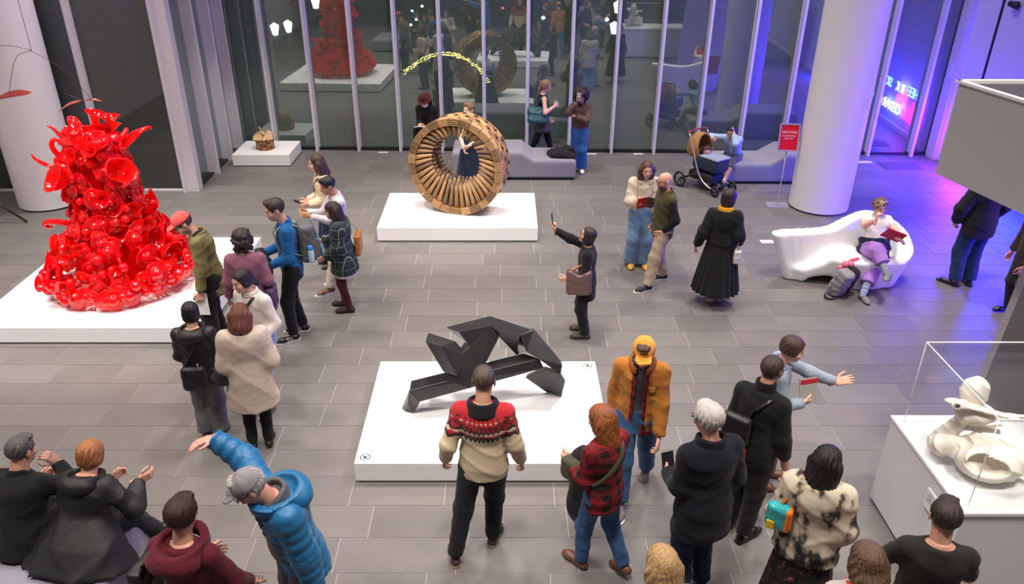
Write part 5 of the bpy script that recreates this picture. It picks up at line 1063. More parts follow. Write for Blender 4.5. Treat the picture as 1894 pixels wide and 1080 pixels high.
C['reader'] = person('laughing person with patterned headband and lilac trousers in the white lounge seat', (5.13, 9.80), 262, 1.54, bare=True, build=1.14, pz=.51, feet=[(.20, .60, 10), (-.02, .64, -20, .33, -12)], kpole=[(-.2, .6, .9), (.25, .7, 1)], lean=(-22, 0), head=(10, 18, 8), rh=(.15, .26, 1.02), rpole=(.8, .2, -1), rdir=(-.1, -.1, 1), rcurl=.7, lh=(-.20, .40, .78), lpole=(-.9, -.1, -.4), ldir=(.5, .3, .5), lcurl=.5, tone='e8b09c', mouth=.6, brow='6a4030', hair=('curly', ('6a4a38', '9a7458'), dict(vol=.0, n=60)),
    wear=[top(fab('white_tee', 'e4dfdc', var=.06), 'shirt', t=.012, sleeve=.3, hem=.05), top(fab('navy_sweatshirt', '20263c'), 'tied_sweatshirt', t=.065, sleeve=0, hem=-.08, neck=.09, wr=.014), pants(fab('lilac_trousers', 'a878c8', var=.12), t=.028, t2=.05, w=1.12, end=.55), dict(k='legwarmer', n='legwarmer', m=fab('grey_knit', '8d97a6', bscale=90), top=.75, t=.016), shoes(mat('grey_suede', '7d7a80', .85)), dict(k='wrap', m=blotch('leopard_band', ['e6dccb', '1a1512', 'c8b898', '241c18'], 7, (.36, .64), 'hp'), n='headband', z=.32, th=.17), dict(k='glasses', r=.0022), dict(k='collar', m=fab('yellow_band', 'e0a21c'), w=(.275, .30), r=.045, th=.008)])
C['rightman'] = person('man in black coat and dark jeans standing below the grey parapet', (6.40, 9.66), 98, 1.80, build=1.08, sh=1.05, feet=[(-.12, .02, 28), (.10, .0, -12)], lh=(-.24, .14, .92), rh=(.24, .14, .92), lpole=(-1, -.5, -.1), rpole=(1, -.5, -.1), tone='cf9c82', hair=('short', '3a3230'),
    wear=[top(black, 'coat', t=.05, t2=.04, hem=-.10, wr=.006), pants(fab('indigo_denim', '1c3450'), 'jeans', t=.024, t2=.04, w=1.05), shoes(blk_shoe, sole=mat('dark_sole', '2c2a28', .8))])
C['edge'] = person('partly hidden person in brown coat behind the grey wall at the right edge', (6.62, 8.84), 190, 1.66, lh=(-.16, .24, .66), lpole=(-.3, -1, -.2), tone='c8907a', hair=('bob', '2a1c18', dict(L=.4)),
    wear=[top(fab('brown_coat', '3a2622'), 'coat', t=.03, t2=.026, hem=-.16), pants(char, t=.014, t2=.02), shoes(blk_shoe)])
tan = fab('duck_canvas_tan', 'b0702c', var=.18, bscale=300)
redp = plaid('red_buffalo_plaid', '9c1420', '1c1012', '141012', .10, .5)
C['tan'] = person('man in tan work jacket, orange cap and jeans walking towards camera', (1.15, 5.42), 256, 1.75, feet=[(-.12, -.34, -10, .05, 38), (.07, .20, 6)], head=(4, 20, 0), lh=(-.20, .16, .82), rh=(.22, -.02, .84), tone='d8a48c', beard='a87a5c', hair=('short', '4a3022'),
    wear=[top(tan, 'jacket', t=.032, t2=.026, hem=-.07, gap=.062, gv=.3, wr=.007), dict(k='collar', m=fab('corduroy_collar', '8a4a20', bscale=90), w=(.262, .318), r=.055, gap=.035, th=.014, n='collar'), top(redp, 'overshirt', t=.022, sleeve=0, hem=-.10, gap=.028), top(fab('charcoal_tee', '46454a'), 'tee_shirt', t=.010, sleeve=0, hem=-.06, neck=.308), pants(fab('worn_denim', '35587e', var=.2), 'jeans', t=.018, t2=.03), shoes(mat('taupe_sneaker', '6e6258', .8), sole=M_sole, w=1.1), dict(k='cap', m=fab('orange_cap', 'e0953c'), z=.15, patch=mat('brown_patch', '5a3418', .7))])
C['ginger'] = person('woman with long ginger hair in red buffalo plaid shirt carrying a coat', (.76, 4.56), 128, 1.60, feet=[(-.09, .12, 6), (.12, -.18, -8, .03, 20)], head=(12, 10, 0), lh=(-.12, .28, .98), rh=(.02, .30, .92), tone='e4b098', hair=('long', ('8a4a22', 'c47c40'), dict(L=.55, len=.48, vol=.02, st=.006)),
    wear=[top(redp, 'shirt', t=.030, t2=.024, hem=-.09, wr=.006), pants(denim, 'jeans', t=.010, t2=.018), shoes(brn_shoe)])
C['navy'] = person('white haired man in navy wool coat, seen from behind', (1.47, 4.36), 108, 1.75, build=1.10, sh=1.06, head=(14, 8, 0), lh=(-.16, .26, 1.0), rh=(.26, .10, .86), tone='dca08c', brow='d0c8c0', hair=('short', ('c8c2bc', 'f0ece8'), dict(vol=.04, st=.006)),
    wear=[top(navy, 'coat', t=.040, t2=.03, hem=-.16, flare=.05, wr=.006), dict(k='collar', m=navy, w=(.262, .33), r=.055, th=.016, vn=.25), pants(fab('dark_jeans', '1c2a44'), 'jeans', t=.014, t2=.022), shoes(blk_shoe), dict(k='glasses')])
C['turtle'] = person('balding man in black turtleneck with a sling bag on his back', (2.02, 5.00), 48, 1.74, build=1.04, feet=[(-.08, .0, 8), (.10, -.08, -14)], head=(-8, 6, 0), bare=True, lean=(3, 0), rh=(.27, .06, .78), lh=(-.15, .24, 1.0), tone='d6a088', scalp='4a3c34', beard='8a6a58', hair=('buzz', ('3a2c26', '5a463c'), dict(hl=.10, vol=-.03)),
    wear=[top(black, 'sweater', t=.022, t2=.018, hem=-.05, sleeve=.80), dict(k='collar', m=black, w=(.28, .345), r=.038, fl=.006, vn=.05), pants(black, t=.016, t2=.022), shoes(mat('polished_black_shoe', '121212', .18), sole=blk_shoe), dict(k='glasses')])
chambray = fab('grey_chambray', '8d99a8', var=.08)
C['guide'] = person('woman in grey blue shirt and brown trousers gesturing with an open hand', (2.42, 5.62), 345, 1.60, shift=(-.07, 0), feet=[(-.07, .06, 10), (.10, -.06, -10)], lean=(3, 0), head=(-6, 12, 0), lh=('w', 2.97, 5.68, 1.04), lpole=(-.3, -.3, -1), ldir=(-.1, 1, .35), lpalm=(.7, .1, .6), lcurl=.06, rh=(.04, .26, .96), rpole=(.9, -.5, -.4), rcurl=.75, rpalm=(-1, 0, .2), tone='dfae94', mouth=.5, hair=('bob', ('3c2820', '6a4a38'), dict(L=.20, vol=.02)),
    wear=[top(chambray, 'shirt', t=.022, t2=.02, hem=-.03), dict(k='collar', m=chambray, w=(.268, .318), r=.045, gap=.015), pants(fab('rust_brown_trousers', '6e4434'), t=.024, t2=.03, w=1.08, top=.09), shoes(brn_shoe)])
tie = blotch('tie_dye', ['1c1a1c', '4a4238', 'b5a692', 'cabda8'], 9, (.36, .56), stretch=(1, 1, .55))
C['tiedye'] = person('woman with long black hair in black and cream tie dye top', (2.16, 4.08), 62, 1.60, build=1.08, head=(-10, 6, 0), lh=(-.24, .12, .84), rh=(.22, .16, .86), tone='c89478', hair=('long', ('15100e', '3a2a24'), dict(L=.55, len=.46, vol=.03, st=.006)),
    wear=[top(tie, 'top', t=.05, t2=.045, hem=-.09, flare=.08, wr=.008, ka=.08), dict(k='skirt', n='skirt', m=blotch('floral_print', ['0e0c0e', '1a1214', '7a2c30', 'b89a80'], 26, (.45, .72)), z=.15, r=.26, top=.05), shoes(blk_shoe)])
C['blonde'] = person('blonde person whose head shows at the bottom edge', (.90, 3.12), 100, 1.66, tone='e0b49a', hair=('long', ('b08a58', 'e6cc98'), dict(L=.5, len=.25, vol=.02)), wear=[top(fab('grey_top', '5a5860'), 'sweater', t=.02), pants(black), shoes(blk_shoe)])
C['wavy'] = person('person with wavy greying brown hair at the bottom right edge', (2.09, 3.20), 85, 1.60, tone='dcae94', hair=('long', ('5a4230', '94765a'), dict(L=.45, len=.10, vol=.06, st=.007)), wear=[top(fab('pale_floral', 'c8b8b0'), 'blouse', t=.02), dict(k='collar', m=fab('orange_scarf', 'd0502c'), w=(.275, .31), r=.05, th=.012), pants(black), shoes(blk_shoe)])
C['tee'] = person('man in black tee shirt with arms folded at lower right', (2.63, 3.44), 74, 1.70, bare=True, build=1.08, sh=1.05, head=(-6, 10, 0), rh=(.08, .28, 1.0), lh=(-.06, .28, 1.02), rpole=(1, -.2, -.5), lpole=(-1, -.2, -.5), tone='cf9880', hair=('short', ('2c201c', '4a3a32'), dict(hl=.04)),
    wear=[top(fab('faded_black_tee', '25231f'), 'tee_shirt', t=.018, t2=.02, sleeve=.46, hem=-.06), pants(ddenim, 'jeans', t=.014, t2=.02), shoes(blk_shoe)])
# ================================================================ carried and worn things
def tstrap(J, sd, w_hip, t=.02, n=9, front=True, back=True, hip=None):
    """strap path around the trunk: over shoulder sd to the opposite hip; returns front and back point lists (world)"""
    h = J.h; hip = -sd if hip is None else hip; out = []
    def pt(u, w, s):
        a_ = float(np.interp(w, SHD['w'], SHD['a'])) * h + t; b_ = float(np.interp(w, SHD['w'], SHD['b'])) * h + t
        u = max(-a_ * .97, min(a_ * .97, u)); v = b_ * sqrt(max(0, 1 - (u / a_) ** 2)); return J.Pc + J.Tr * u + J.Tf * (s * v) + J.Tu * (w * h)
    for s in (1, -1):
        L = []
        for i in range(n):
            k = i / (n - 1); L.append(pt(sd * .05 * h + (hip * .10 * h - sd * .05 * h) * k, .282 + (w_hip - .282) * k, s))
        out.append(L)
    topp = J.Pc + J.Tr * sd * .05 * h + J.Tu * .300 * h; return [topp] + out[0], [topp] + out[1]
def bag(name, label, cat, c, half, m, R=None, r=.03, wr=.004, group=None, extra=None, cell=.011, hollow=False):
    c = np.array(c, float); t = thing(name, label, cat, tuple(c - np.array([0, 0, half[2]])), group=group); b0 = c - np.array([0, 0, half[2]]); rad_ = float(np.linalg.norm(half))
    def fn(P):
        d = rbox(P, c, half, r, R) + wrinkle(P, wr, 30, c[0])
        if hollow: d = np.maximum(d, -rbox(P, c + np.array([0, 0, half[2] * .35]), (half[0] - .012, half[1] - .012, half[2]), r * .6, R))
        return extra(P, d) if extra else d
    e = np.array([max(abs(half[0]), abs(half[1])) * 1.25] * 2 + [half[2] * 1.15]) if R is None or abs(np.array(R)[2, 2]) > .9 else np.array([rad_] * 3)
    if extra: e = e + .06
    blob('body', fn, c - e, c + e, cell, m, t, b0); t['_b'] = 0; del t['_b']; return t, b0
def strap(t, b0, pts, r=.012, m=None, flat=.25, up=None, name='strap'): MB().tube(bez([Vector(p) - Vector(b0) for p in pts], 4), r, 6, flat=flat, up=up).build(name, m or blk_shoe, t)
def RF(f, r): f = nrm(np.array([f[0], f[1], 0.])); rr_ = np.array([f[1], -f[0], 0]); return np.stack([rr_, f, np.array([0, 0, 1.])])
def sheet(name, label, cat, cen, right, up, w, hgt, m, th=.004, fold=0., group=None, mats=None):
    """open booklet, paper or phone: two leaves hinged along 'up'"""
    cen, right, up = Vector(cen), Vector(right).normalized(), Vector(up); up = (up - right * up.dot(right)).normalized(); n = right.cross(up)
    t = thing(name, label, cat, tuple(cen), group=group)
    for i, s in enumerate((-1, 1) if fold else (0,)):
        x = right * cos(fold) + n * (s * 0) if not fold else (right * s * cos(fold) - n * sin(fold)); c = x * (w / 4 if fold else 0); hw = w / 4 if fold else w / 2
        v = [c + x * (a * hw) + up * (b * hgt / 2) + n * k for k in (-th / 2, th / 2) for a, b in ((-1, -1), (1, -1), (1, 1), (-1, 1))]
        MB().raw(v, [(3, 2, 1, 0), (4, 5, 6, 7), (0, 1, 5, 4), (1, 2, 6, 5), (2, 3, 7, 6), (3, 0, 4, 7)]).build('leaf' if fold else 'body', (mats[i] if mats else m), t, fixn=True)
    return t, n
def hpos(J, sd, k=.075, off=.02): w, d, n, s_ = J.hd[sd]; return w + d * k + n * off
M_paper = mat('paper_white', 'eeece8', .7); M_redp = mat('red_card', 'c8202c', .5); M_phone = mat('black_phone', '0e0e10', .15); M_glassb = mat('phone_screen', '20242c', .08)
# --- left group
J = C['blue']; bk = mat('grey_nylon', '5a5a5e', .6, bump=.2, bscale=60); bb_ = mat('blue_nylon', '1f5f9c', .5); cen = J.Pc + J.Tu * .15 * J.h - J.Tf * .215; R = np.stack([J.Tr, J.Tf, J.Tu])
t, b0 = bag('backpack', 'grey and blue backpack on the tall man in blue pullover', 'backpack', cen, (.155, .10, .24), bk, R, .07, .004, extra=lambda P, d: smin(d, rbox(P, cen - J.Tf * .10 - J.Tu * .07, (.12, .045, .13), .04, R), .02))
blob('front_pocket', lambda P: rbox(P, cen - J.Tf * .152 - J.Tu * .13, (.10, .014, .07), .014, R), cen - .36, cen + .3, .012, bb_, t, b0); blob('top_panel', lambda P: rbox(P, cen - J.Tf * .10 + J.Tu * .10, (.10, .022, .05), .02, R), cen - .3, cen + .3, .012, bb_, t, b0)
for sd in (-1, 1): strap(t, b0, [cen + J.Tr * sd * .07 + J.Tu * .2 + J.Tf * .06, J.Pc + J.Tu * .30 * J.h + J.Tr * sd * .085, J.Pc + J.Tu * .24 * J.h + J.Tr * sd * .10 + J.Tf * .13, J.Pc + J.Tu * .14 * J.h + J.Tr * sd * .14 + J.Tf * .10, cen + J.Tr * sd * .13 - J.Tu * .14 + J.Tf * .05], .02, mat('lime_grey_webbing', '9aa078', .7), .2)
bt = cen - J.Tr * .17 - J.Tu * .12 - J.Tf * .02; lb_ = thing('water_bottle', 'clear water bottle with blue cap in the side pocket of the grey backpack', 'bottle', tuple(bt - J.Tu * .09))
MB().lathe([(0, 0), (.034, 0), (.036, .01), (.036, .14), (.022, .165), (.022, .17)], 14).build('body', mat('frosted_bottle', 'a8c4d8', .2), lb_); MB().lathe([(.03, .165), (.03, .205), (.015, .215), (0, .216)], 14).build('cap', mat('blue_plastic', '2a7fd0', .35), lb_)
cj = (hpos(J, 1) + hpos(J, -1)) / 2
t = thing('held_jacket', 'black jacket bundled over the arms of the man in blue pullover', 'jacket', tuple(cj - V3(0, 0, .35))); b0 = cj - V3(0, 0, .35)
blob('cloth', lambda P: smin(smin(rcone(P, J.WR[1] + V3(0, 0, .02), J.WR[-1] + V3(0, 0, .02), .075, .085), rcone(P, cj, cj - V3(0, 0, .30) + J.F * .02, .10, .05, (J.F, 1.5)), .06), rcone(P, J.WR[-1], J.WR[-1] - V3(0, 0, .26), .06, .05), .05) + wrinkle(P, .010, 24), cj - V3(.3, .3, .42), cj + V3(.3, .3, .16), .014, mat('black_leather_cloth', '121214', .42, bump=.3, bscale=30), t, b0)
J = C['cap']; p = hpos(J, -1) - V3(0, 0, .08); sheet('paper_sheet', 'white printed sheet in the hand of man in olive jacket', 'paper', p, J.F * .9 + J.R * .3, V3(.1, 0, 1), .15, .28, M_paper)
J = C['bob']; cen = J.Pc - J.Tf * .15 - J.Tr * .03 - J.Tu * .01; t, b0 = bag('shoulder_bag', 'black shoulder bag on the back of the woman with black bob', 'bag', cen, (.115, .05, .13), mat('matte_black_bag', '17171a', .5), RF(J.Tf, J.Tr), .045)
f, b = tstrap(J, 1, .02, .05); strap(t, b0, b + [cen + V3(0, 0, .12)], .014); strap(t, b0, f, .014); MB().tube([Vector(cen + J.Tr * .07 + V3(0, 0, .14) - J.Tf * .055 - b0), Vector(cen + J.Tr * .07 + V3(0, 0, .19) - J.Tf * .05 - b0)], .006, 6).build('clasp', mat('steel_clasp', 'c8c8c8', .3, metal=.8), t)
J = C['beige']; cen = J.Pc - J.Tr * .235 + J.Tu * .03 - J.Tf * .05; t, b0 = bag('crossbody_bag', 'small black drawstring bag at the hip of woman in beige coat', 'bag', cen, (.06, .045, .075), mat('matte_black_bag', '17171a', .5), None, .04, extra=lambda P, d: smin(d, rcone(P, cen, cen + V3(0, 0, .10), .05, .02), .03))
strap(t, b0, [cen + V3(0, 0, .09), J.Pc - J.Tr * .21 + J.Tu * .18 * J.h - J.Tf * .05, J.Pc - J.Tr * .13 + J.Tu * .29 * J.h - J.Tf * .04], .007, flat=1)
J = C['white']; cen = J.Pc + J.Tr * .22 - J.Tf * .04 - J.Tu * .02; t, b0 = bag('crossbody_bag', 'black crossbody bag of the smiling woman in ivory sweater', 'bag', cen, (.045, .10, .09), mat('matte_black_bag', '17171a', .5), RF(J.Tf, J.Tr), .03)
f, b = tstrap(J, -1, .02, .036); strap(t, b0, f + [cen], .019, flat=.3); strap(t, b0, b + [cen], .019, flat=.3)
J = C['mauve']; cen = J.Pc + J.Tr * .23 - J.Tu * .06; t, b0 = bag('cloth_bag', 'dark purple patterned cloth bag at hip of woman in mauve sweater', 'bag', cen, (.05, .13, .14), blotch('purple_print', ['2c1c34', '6a4a70', '3a2640'], 30, attr_='position'), RF(J.Tf, J.Tr), .035)
strap(t, b0, [cen + V3(0, 0, .12), J.Pc + J.Tr * .17 + J.Tu * .2 * J.h, J.Pc + J.Tr * .10 + J.Tu * .30 * J.h], .012)
J = C['flannel']; cen = J.Pc + J.Tr * .10 - J.Tf * .20 + J.Tu * .10; t, b0 = bag('leather_bag', 'tan leather bag behind the woman in green plaid overshirt', 'bag', cen, (.14, .035, .14), mat('tan_leather', 'a5682c', .45), RF(J.Tf, J.Tr), .025)
strap(t, b0, [cen + J.Tr * .1 + V3(0, 0, .12), J.Pc + J.Tr * .11 + J.Tu * .31 * J.h, J.Pc + J.Tr * .10 + J.Tu * .2 * J.h + J.Tf * .13], .012, mat('tan_leather', 'a5682c', .45))
J = C['cream']; cen = J.Pc + J.Tr * .2 - J.Tf * .05; t, b0 = bag('crossbody_bag', 'dark brown crossbody bag of the woman in cream fleece', 'bag', cen, (.05, .09, .08), mat('dark_brown_bag', '3a2018', .5), RF(J.Tf, J.Tr), .03); f, b = tstrap(J, -1, .03, .036); strap(t, b0, f + [cen], .014, mat('dark_brown_bag', '3a2018', .5)); strap(t, b0, b + [cen], .014, mat('dark_brown_bag', '3a2018', .5))
J = C['cream']; p = hpos(J, 1) + J.F * .06 + V3(0, 0, .02); sheet('phone', 'phone in clasped hands of the woman in cream fleece', 'phone', p, J.R, J.F + V3(0, 0, .5), .075, .15, M_phone, .009)
J = C['shirt']; gm = MB()
for sx in (-1, 1): gm.lathe([(0, 0), (.022, .003), (.026, 0), (.022, -.003), (0, -.003)], 12, M=Matrix([list(J.Hr), list(J.Hu), list(J.Hf)]).transposed(), c=tuple(Vector(J.fromH(.14 * sx, .33, .42) - J.base)))
o = gm.build('sunglasses', mat('sunglass_lens', '0c0c10', .1), J.root)
J = C['hoodie']; cen = J.Pc - J.Tr * .30 - J.Tf * .02 + J.Tu * .18; t, b0 = bag('shoulder_bag', 'black and tan shoulder bag beside the maroon hoodie', 'bag', cen, (.05, .12, .14), mat('matte_black_bag', '17171a', .5), RF(J.Tf, J.Tr), .03); strap(t, b0, [cen + V3(0, 0, .12), J.Pc - J.Tr * .2 + J.Tu * .24 * J.h - J.Tf * .10, J.Pc - J.Tr * .13 + J.Tu * .30 * J.h - J.Tf * .01, J.Pc - J.Tr * .16 + J.Tu * .22 * J.h + J.Tf * .12, cen + J.Tf * .1 + V3(0, 0, .1)], .02, mat('ochre_strap', '9a6a30', .6), .2)
# --- centre and back
J = C['phone']; w, d, n, s_ = J.hd[1]; p = w + d * .12 + n * .03; t, _ = sheet('phone', 'dark phone held up by the woman in black', 'phone', p, J.R, V3(.15 * J.F[0], .15 * J.F[1], 1), .078, .16, M_phone, .009)
cen = J.Pc - J.Tr * .20 + J.Tf * .08 + J.Tu * .06; mb_ = mat('bronze_mauve_leather', '6e5450', .32, metal=.35, bump=.5, bscale=60); t, b0 = bag('shoulder_bag', 'bronze mauve slouchy shoulder bag of the woman raising her phone', 'bag', cen, (.055, .15, .16), mb_, RF(J.Tf, J.Tr), .04, .008, extra=lambda P, d: smax(d, (P[:, 2] - (cen[2] + .10 + 1.2 * np.abs((P - A3(cen)) @ A3(J.Tf)) ** 1.3)), .02))
ts = mat('tan_strap', 'b5713a', .5); sp = J.Pc - J.Tr * .11 + J.Tu * .292 * J.h
strap(t, b0, [cen - J.Tf * .10 + V3(0, 0, .13), sp - J.Tf * .045 - V3(0, 0, .16), sp - J.Tf * .01, sp + J.Tf * .04 - V3(0, 0, .16), cen + J.Tf * .12 + V3(0, 0, .13)], .015, ts, .25)
J = C['hat']; p = (hpos(J, 1) + hpos(J, -1)) / 2 + J.F * .03; sheet('notebook', 'open white notebook in the hands of the hatted person', 'notebook', p, J.R, J.F + V3(0, 0, .25), .26, .18, M_paper, .012, .12)
cen = J.Pc + J.Tr * .22 - J.Tu * .08; t, b0 = bag('shoulder_bag', 'black bag hanging at the side of the hatted person', 'bag', cen, (.05, .11, .14), black, RF(J.Tf, J.Tr), .03); f, b = tstrap(J, -1, .05, .04); strap(t, b0, f + [cen], .012); strap(t, b0, b + [cen], .012)
J = C['tote']; cen = J.Pc + J.Tr * .21 - J.Tf * .12 + J.Tu * .14; tm = mat('teal_leather', '1f4f5c', .45); R = RF(J.Tf, J.Tr); R2 = R @ np.array([[1, 0, 0], [0, cos(.5), -sin(.5)], [0, sin(.5), cos(.5)]])
t, b0 = bag('tote_bag', 'large teal tote bag under the arm of walking woman in black', 'bag', cen, (.07, .21, .16), tm, R2, .055, .010); strap(t, b0, [cen - J.Tf * .12 + V3(0, 0, .10), J.Pc + J.Tr * .14 + J.Tu * .29 * J.h - J.Tf * .03, J.Pc + J.Tr * .15 + J.Tu * .28 * J.h + J.Tf * .03, cen + J.Tf * .12 + V3(0, 0, .18)], .012, tm)
J = C['afro']; w, d, n, s_ = J.hd[1]; sheet('phone', 'phone held before the face of the woman with curly hair', 'phone', w + d * .10 + n * .03, J.R, V3(0, 0, 1), .076, .155, mat('silver_phone', 'b8b0a8', .3), .009)
t = thing('folded_coat', 'black coat lying on the lower end of the bench behind the ring', 'coat', (1.12, 14.42, .40))
blob('cloth', lambda P: smin(smin(ell(P, (1.12, 14.42, .44), (.30, .26, .075)), rcone(P, (.92, 14.25, .43), (1.32, 14.2, .42), .05, .05), .05), rcone(P, (1.22, 14.6, .47), (1.30, 14.35, .52), .07, .06), .06) + wrinkle(P, .012, 26), (.7, 14.0, .395), (1.55, 14.8, .62), .016, black, t, (1.12, 14.42, .40))
# --- right of centre
J = C['booklet']; p = (hpos(J, 1) + hpos(J, -1)) / 2 + V3(0, 0, .06); sheet('booklet', 'open red booklet held by the woman in bone jacket', 'booklet', p, J.R, V3(0, 0, 1) + J.F * .5, .30, .20, M_redp, .005, .3, mats=[mat('dark_cover', '4a3438', .5), M_redp])
J = C['walker']; cen = J.Pc + J.Tr * .22 - J.Tf * .06 - J.Tu * .10; wm = mat('cream_leather', 'd8d0c4', .45); t, b0 = bag('handbag', 'small cream handbag on long strap of the woman walking away', 'bag', cen, (.045, .075, .095), wm, RF(J.Tf, J.Tr), .03)
strap(t, b0, [cen + J.Tf * -.05 + V3(0, 0, .09), J.Pc + J.Tr * .19 + J.Tu * .14 * J.h - J.Tf * .08, J.Pc + J.Tr * .10 + J.Tu * .30 * J.h - J.Tf * .02, J.Pc + J.Tr * .13 + J.Tu * .2 * J.h + J.Tf * .12, cen + J.Tf * .06 + V3(0, 0, .09)], .011, wm, .35)
J = C['reader']; w, d, n, s_ = J.hd[-1]; p = hpos(J, -1) + J.R * .07 + V3(0, 0, .05); t, nn = sheet('book', 'red paperback held by the reader in the white lounge seat', 'book', p, J.R + V3(0, 0, .35), V3(0, 0, 1) + J.F * .7, .26, .20, M_redp, .012)
# backpack and trinkets on the floor by the lounge
t = thing('backpack', 'black backpack draped with grey cloth on floor before the white lounge seat', 'backpack', (4.60, 9.36, 0)); b0 = (4.60, 9.36, 0); Rk = np.stack([V3(cos(.5), sin(.5), 0), V3(-sin(.5) * .93, cos(.5) * .93, .36), V3(sin(.5) * .36, -cos(.5) * .36, .93)])
blob('body', lambda P: np.maximum(rbox(P, (4.63, 9.40, .20), (.15, .10, .21), .07, Rk) + wrinkle(P, .004, 25), .003 - P[:, 2]), (4.3, 9.1, 0), (4.95, 9.7, .48), .013, mat('black_nylon_bag', '131316', .5), t, b0)
blob('grey_cloth', lambda P: np.maximum(rbox(P, (4.55, 9.33, .21), (.10, .10, .20), .05, Rk) + wrinkle(P, .010, 30), .003 - P[:, 2]), (4.25, 9.05, 0), (4.85, 9.65, .48), .013, fab('grey_cloth', '8c8a8e'), t, b0)
strap(t, b0, [(4.42, 9.30, .16), (4.32, 9.22, .06), (4.40, 9.20, .02), (4.50, 9.22, .04)], .014)
for q, rr_ in (((4.60, 9.42, .44), .05), ((4.68, 9.44, .43), .045), ((4.53, 9.40, .40), .03)): MB().lathe([(rr_ * sin(a_), -rr_ * cos(a_)) for a_ in np.linspace(0, pi, 9)], 12, c=tuple(Vector(q) - Vector(b0)), wob=lambda i, g: .06 * sin(5 * g + i)).build('pompom', mat('pink_fluff', 'e87a90', .9), t)
t = thing('scarf', 'coral pink knitted tassel hanging over the seat edge by the reader', 'scarf', (4.72, 9.50, .42)); MB().tube(bez([(.10, .03, .05), (0, 0, .045), (-.08, -.06, .03), (-.12, -.12, -.03)], 5), .02, 7).build('band', fab('coral_knit', 'e85868'), t)
for i in range(5): MB().tube([(-.12 + .012 * (i - 2), -.12, -.03), (-.13 + .02 * (i - 2), -.14, -.14)], .008, 5).build('tassel', fab('coral_knit', 'e85868'), t)
# --- stroller with baby
st_ = thing('stroller', 'navy baby stroller with tan hood beside the seated mother', 'stroller', (3.76, 13.62, 0), radians(36)); al = mat('aluminium_tube', 'd8d8dc', .25, metal=.7); rub = mat('black_rubber', '1a1a1c', .7); nv = fab('navy_canvas', '2c3648'); tn = fab('tan_canvas', 'a0733e')
for sx in (-.24, .24): MB().tube(bez([(sx, .34, 1.00), (sx, .20, .70), (sx, .02, .32), (sx, -.18, .16), (sx, -.36, .13)], 6), .014, 8).build('frame_tube', al, st_)
MB().tube(bez([(-.24, .34, 1.0), (-.2, .38, 1.03), (.2, .38, 1.03), (.24, .34, 1.0)], 5), .018, 8).build('handlebar', mat('brown_grip', '7a3a2c', .6), st_); MB().tube([(-.24, -.34, .14), (.24, -.34, .14)], .014, 8).build('axle', rub, st_); MB().tube([(-.3, .40, .15), (.3, .40, .15)], .014, 8).build('axle', rub, st_)
for sx in (-.26, .26): MB().tube([(sx * .95, .05, .34), (sx, .40, .15)], .02, 8).build('rear_strut', rub, st_)
def wheel(x, y, r):
    wg = bpy.data.objects.new('wheel', None); COL.objects.link(wg); wg.parent = st_; wg.location = (x, y, r)
    ringp = [(0, (r - .022) * cos(g), (r - .022) * sin(g)) for g in [2 * pi * i / 20 for i in range(20)]]; MB().tube(ringp, .022, 6, closed=True, up=(1, 0, 0)).build('tyre', rub, wg)
    for i in range(3): g = pi * i / 3; MB().tube([(0, (r - .03) * cos(g), (r - .03) * sin(g)), (0, -(r - .03) * cos(g), -(r - .03) * sin(g))], .008, 5).build('spoke', mat('dark_spoke', '3a3a3e', .5), wg)
    MB().tube([(-.02, 0, 0), (.02, 0, 0)], .03, 10).build('hub', mat('dark_spoke', '3a3a3e', .5), wg)
for x, y, r in ((-.31, .40, .145), (.31, .40, .145), (-.24, -.38, .10), (.24, -.38, .10)): wheel(x, y, r)
bs = (3.95, 13.55, 0); cs, sn = cos(radians(-14)), sin(radians(-14))
def sl(fn, lo, hi, nm, m, c=.016):
    v, f = nets(fn, lo, hi, c); link(nm, npmesh(nm, v, f), m, st_)
sl(lambda P: np.maximum(rbox(P, (0, -.02, .50), (.19, .30, .13), .08), -rbox(P, (0, -.02, .60), (.15, .25, .14), .06)), (-.25, -.4, .3), (.25, .4, .7), 'seat_tub', nv)
sl(lambda P: rbox(P, (0, -.10, .63), (.19, .22, .022), .02) + wrinkle(P, .004, 24), (-.25, -.4, .55), (.25, .2, .72), 'footmuff', fab('slate_cover', '8a93a8'))
sl(lambda P: np.maximum(np.abs(ell(P, (0, .26, .72), (.215, .24, .28))) - .012, np.maximum(.58 - P[:, 2], -(P[:, 1] - .13 - .2 * (P[:, 2] - .7)))), (-.26, 0, .5), (.26, .55, 1.05), 'hood', tn, .014)
sl(lambda P: rbox(P, (0, .05, .26), (.19, .28, .08), .05) + wrinkle(P, .008, 20), (-.25, -.3, .1), (.25, .4, .4), 'basket', rub)
by = thing('baby', 'baby lying in the navy stroller, only the dark haired head visible', 'baby', (3.70, 13.70, .58)); b0 = by.location
blob('body', lambda P: smin(ell(P, (3.70, 13.71, .70), (.075, .085, .08)), ell(P, (3.77, 13.60, .60), (.10, .12, .05)), .03), (3.5, 13.4, .5), (3.95, 13.85, .82), .011, mat('baby_skin', 'd8a48c', .5), by, b0); blob('hair', lambda P: np.maximum(ell(P, (3.70, 13.715, .708), (.081, .09, .083)), .70 - P[:, 2] - (P[:, 1] - 13.67) * .8), (3.5, 13.5, .6), (3.9, 13.85, .82), .010, mat('baby_hair', '3a281e', .8), by, b0)
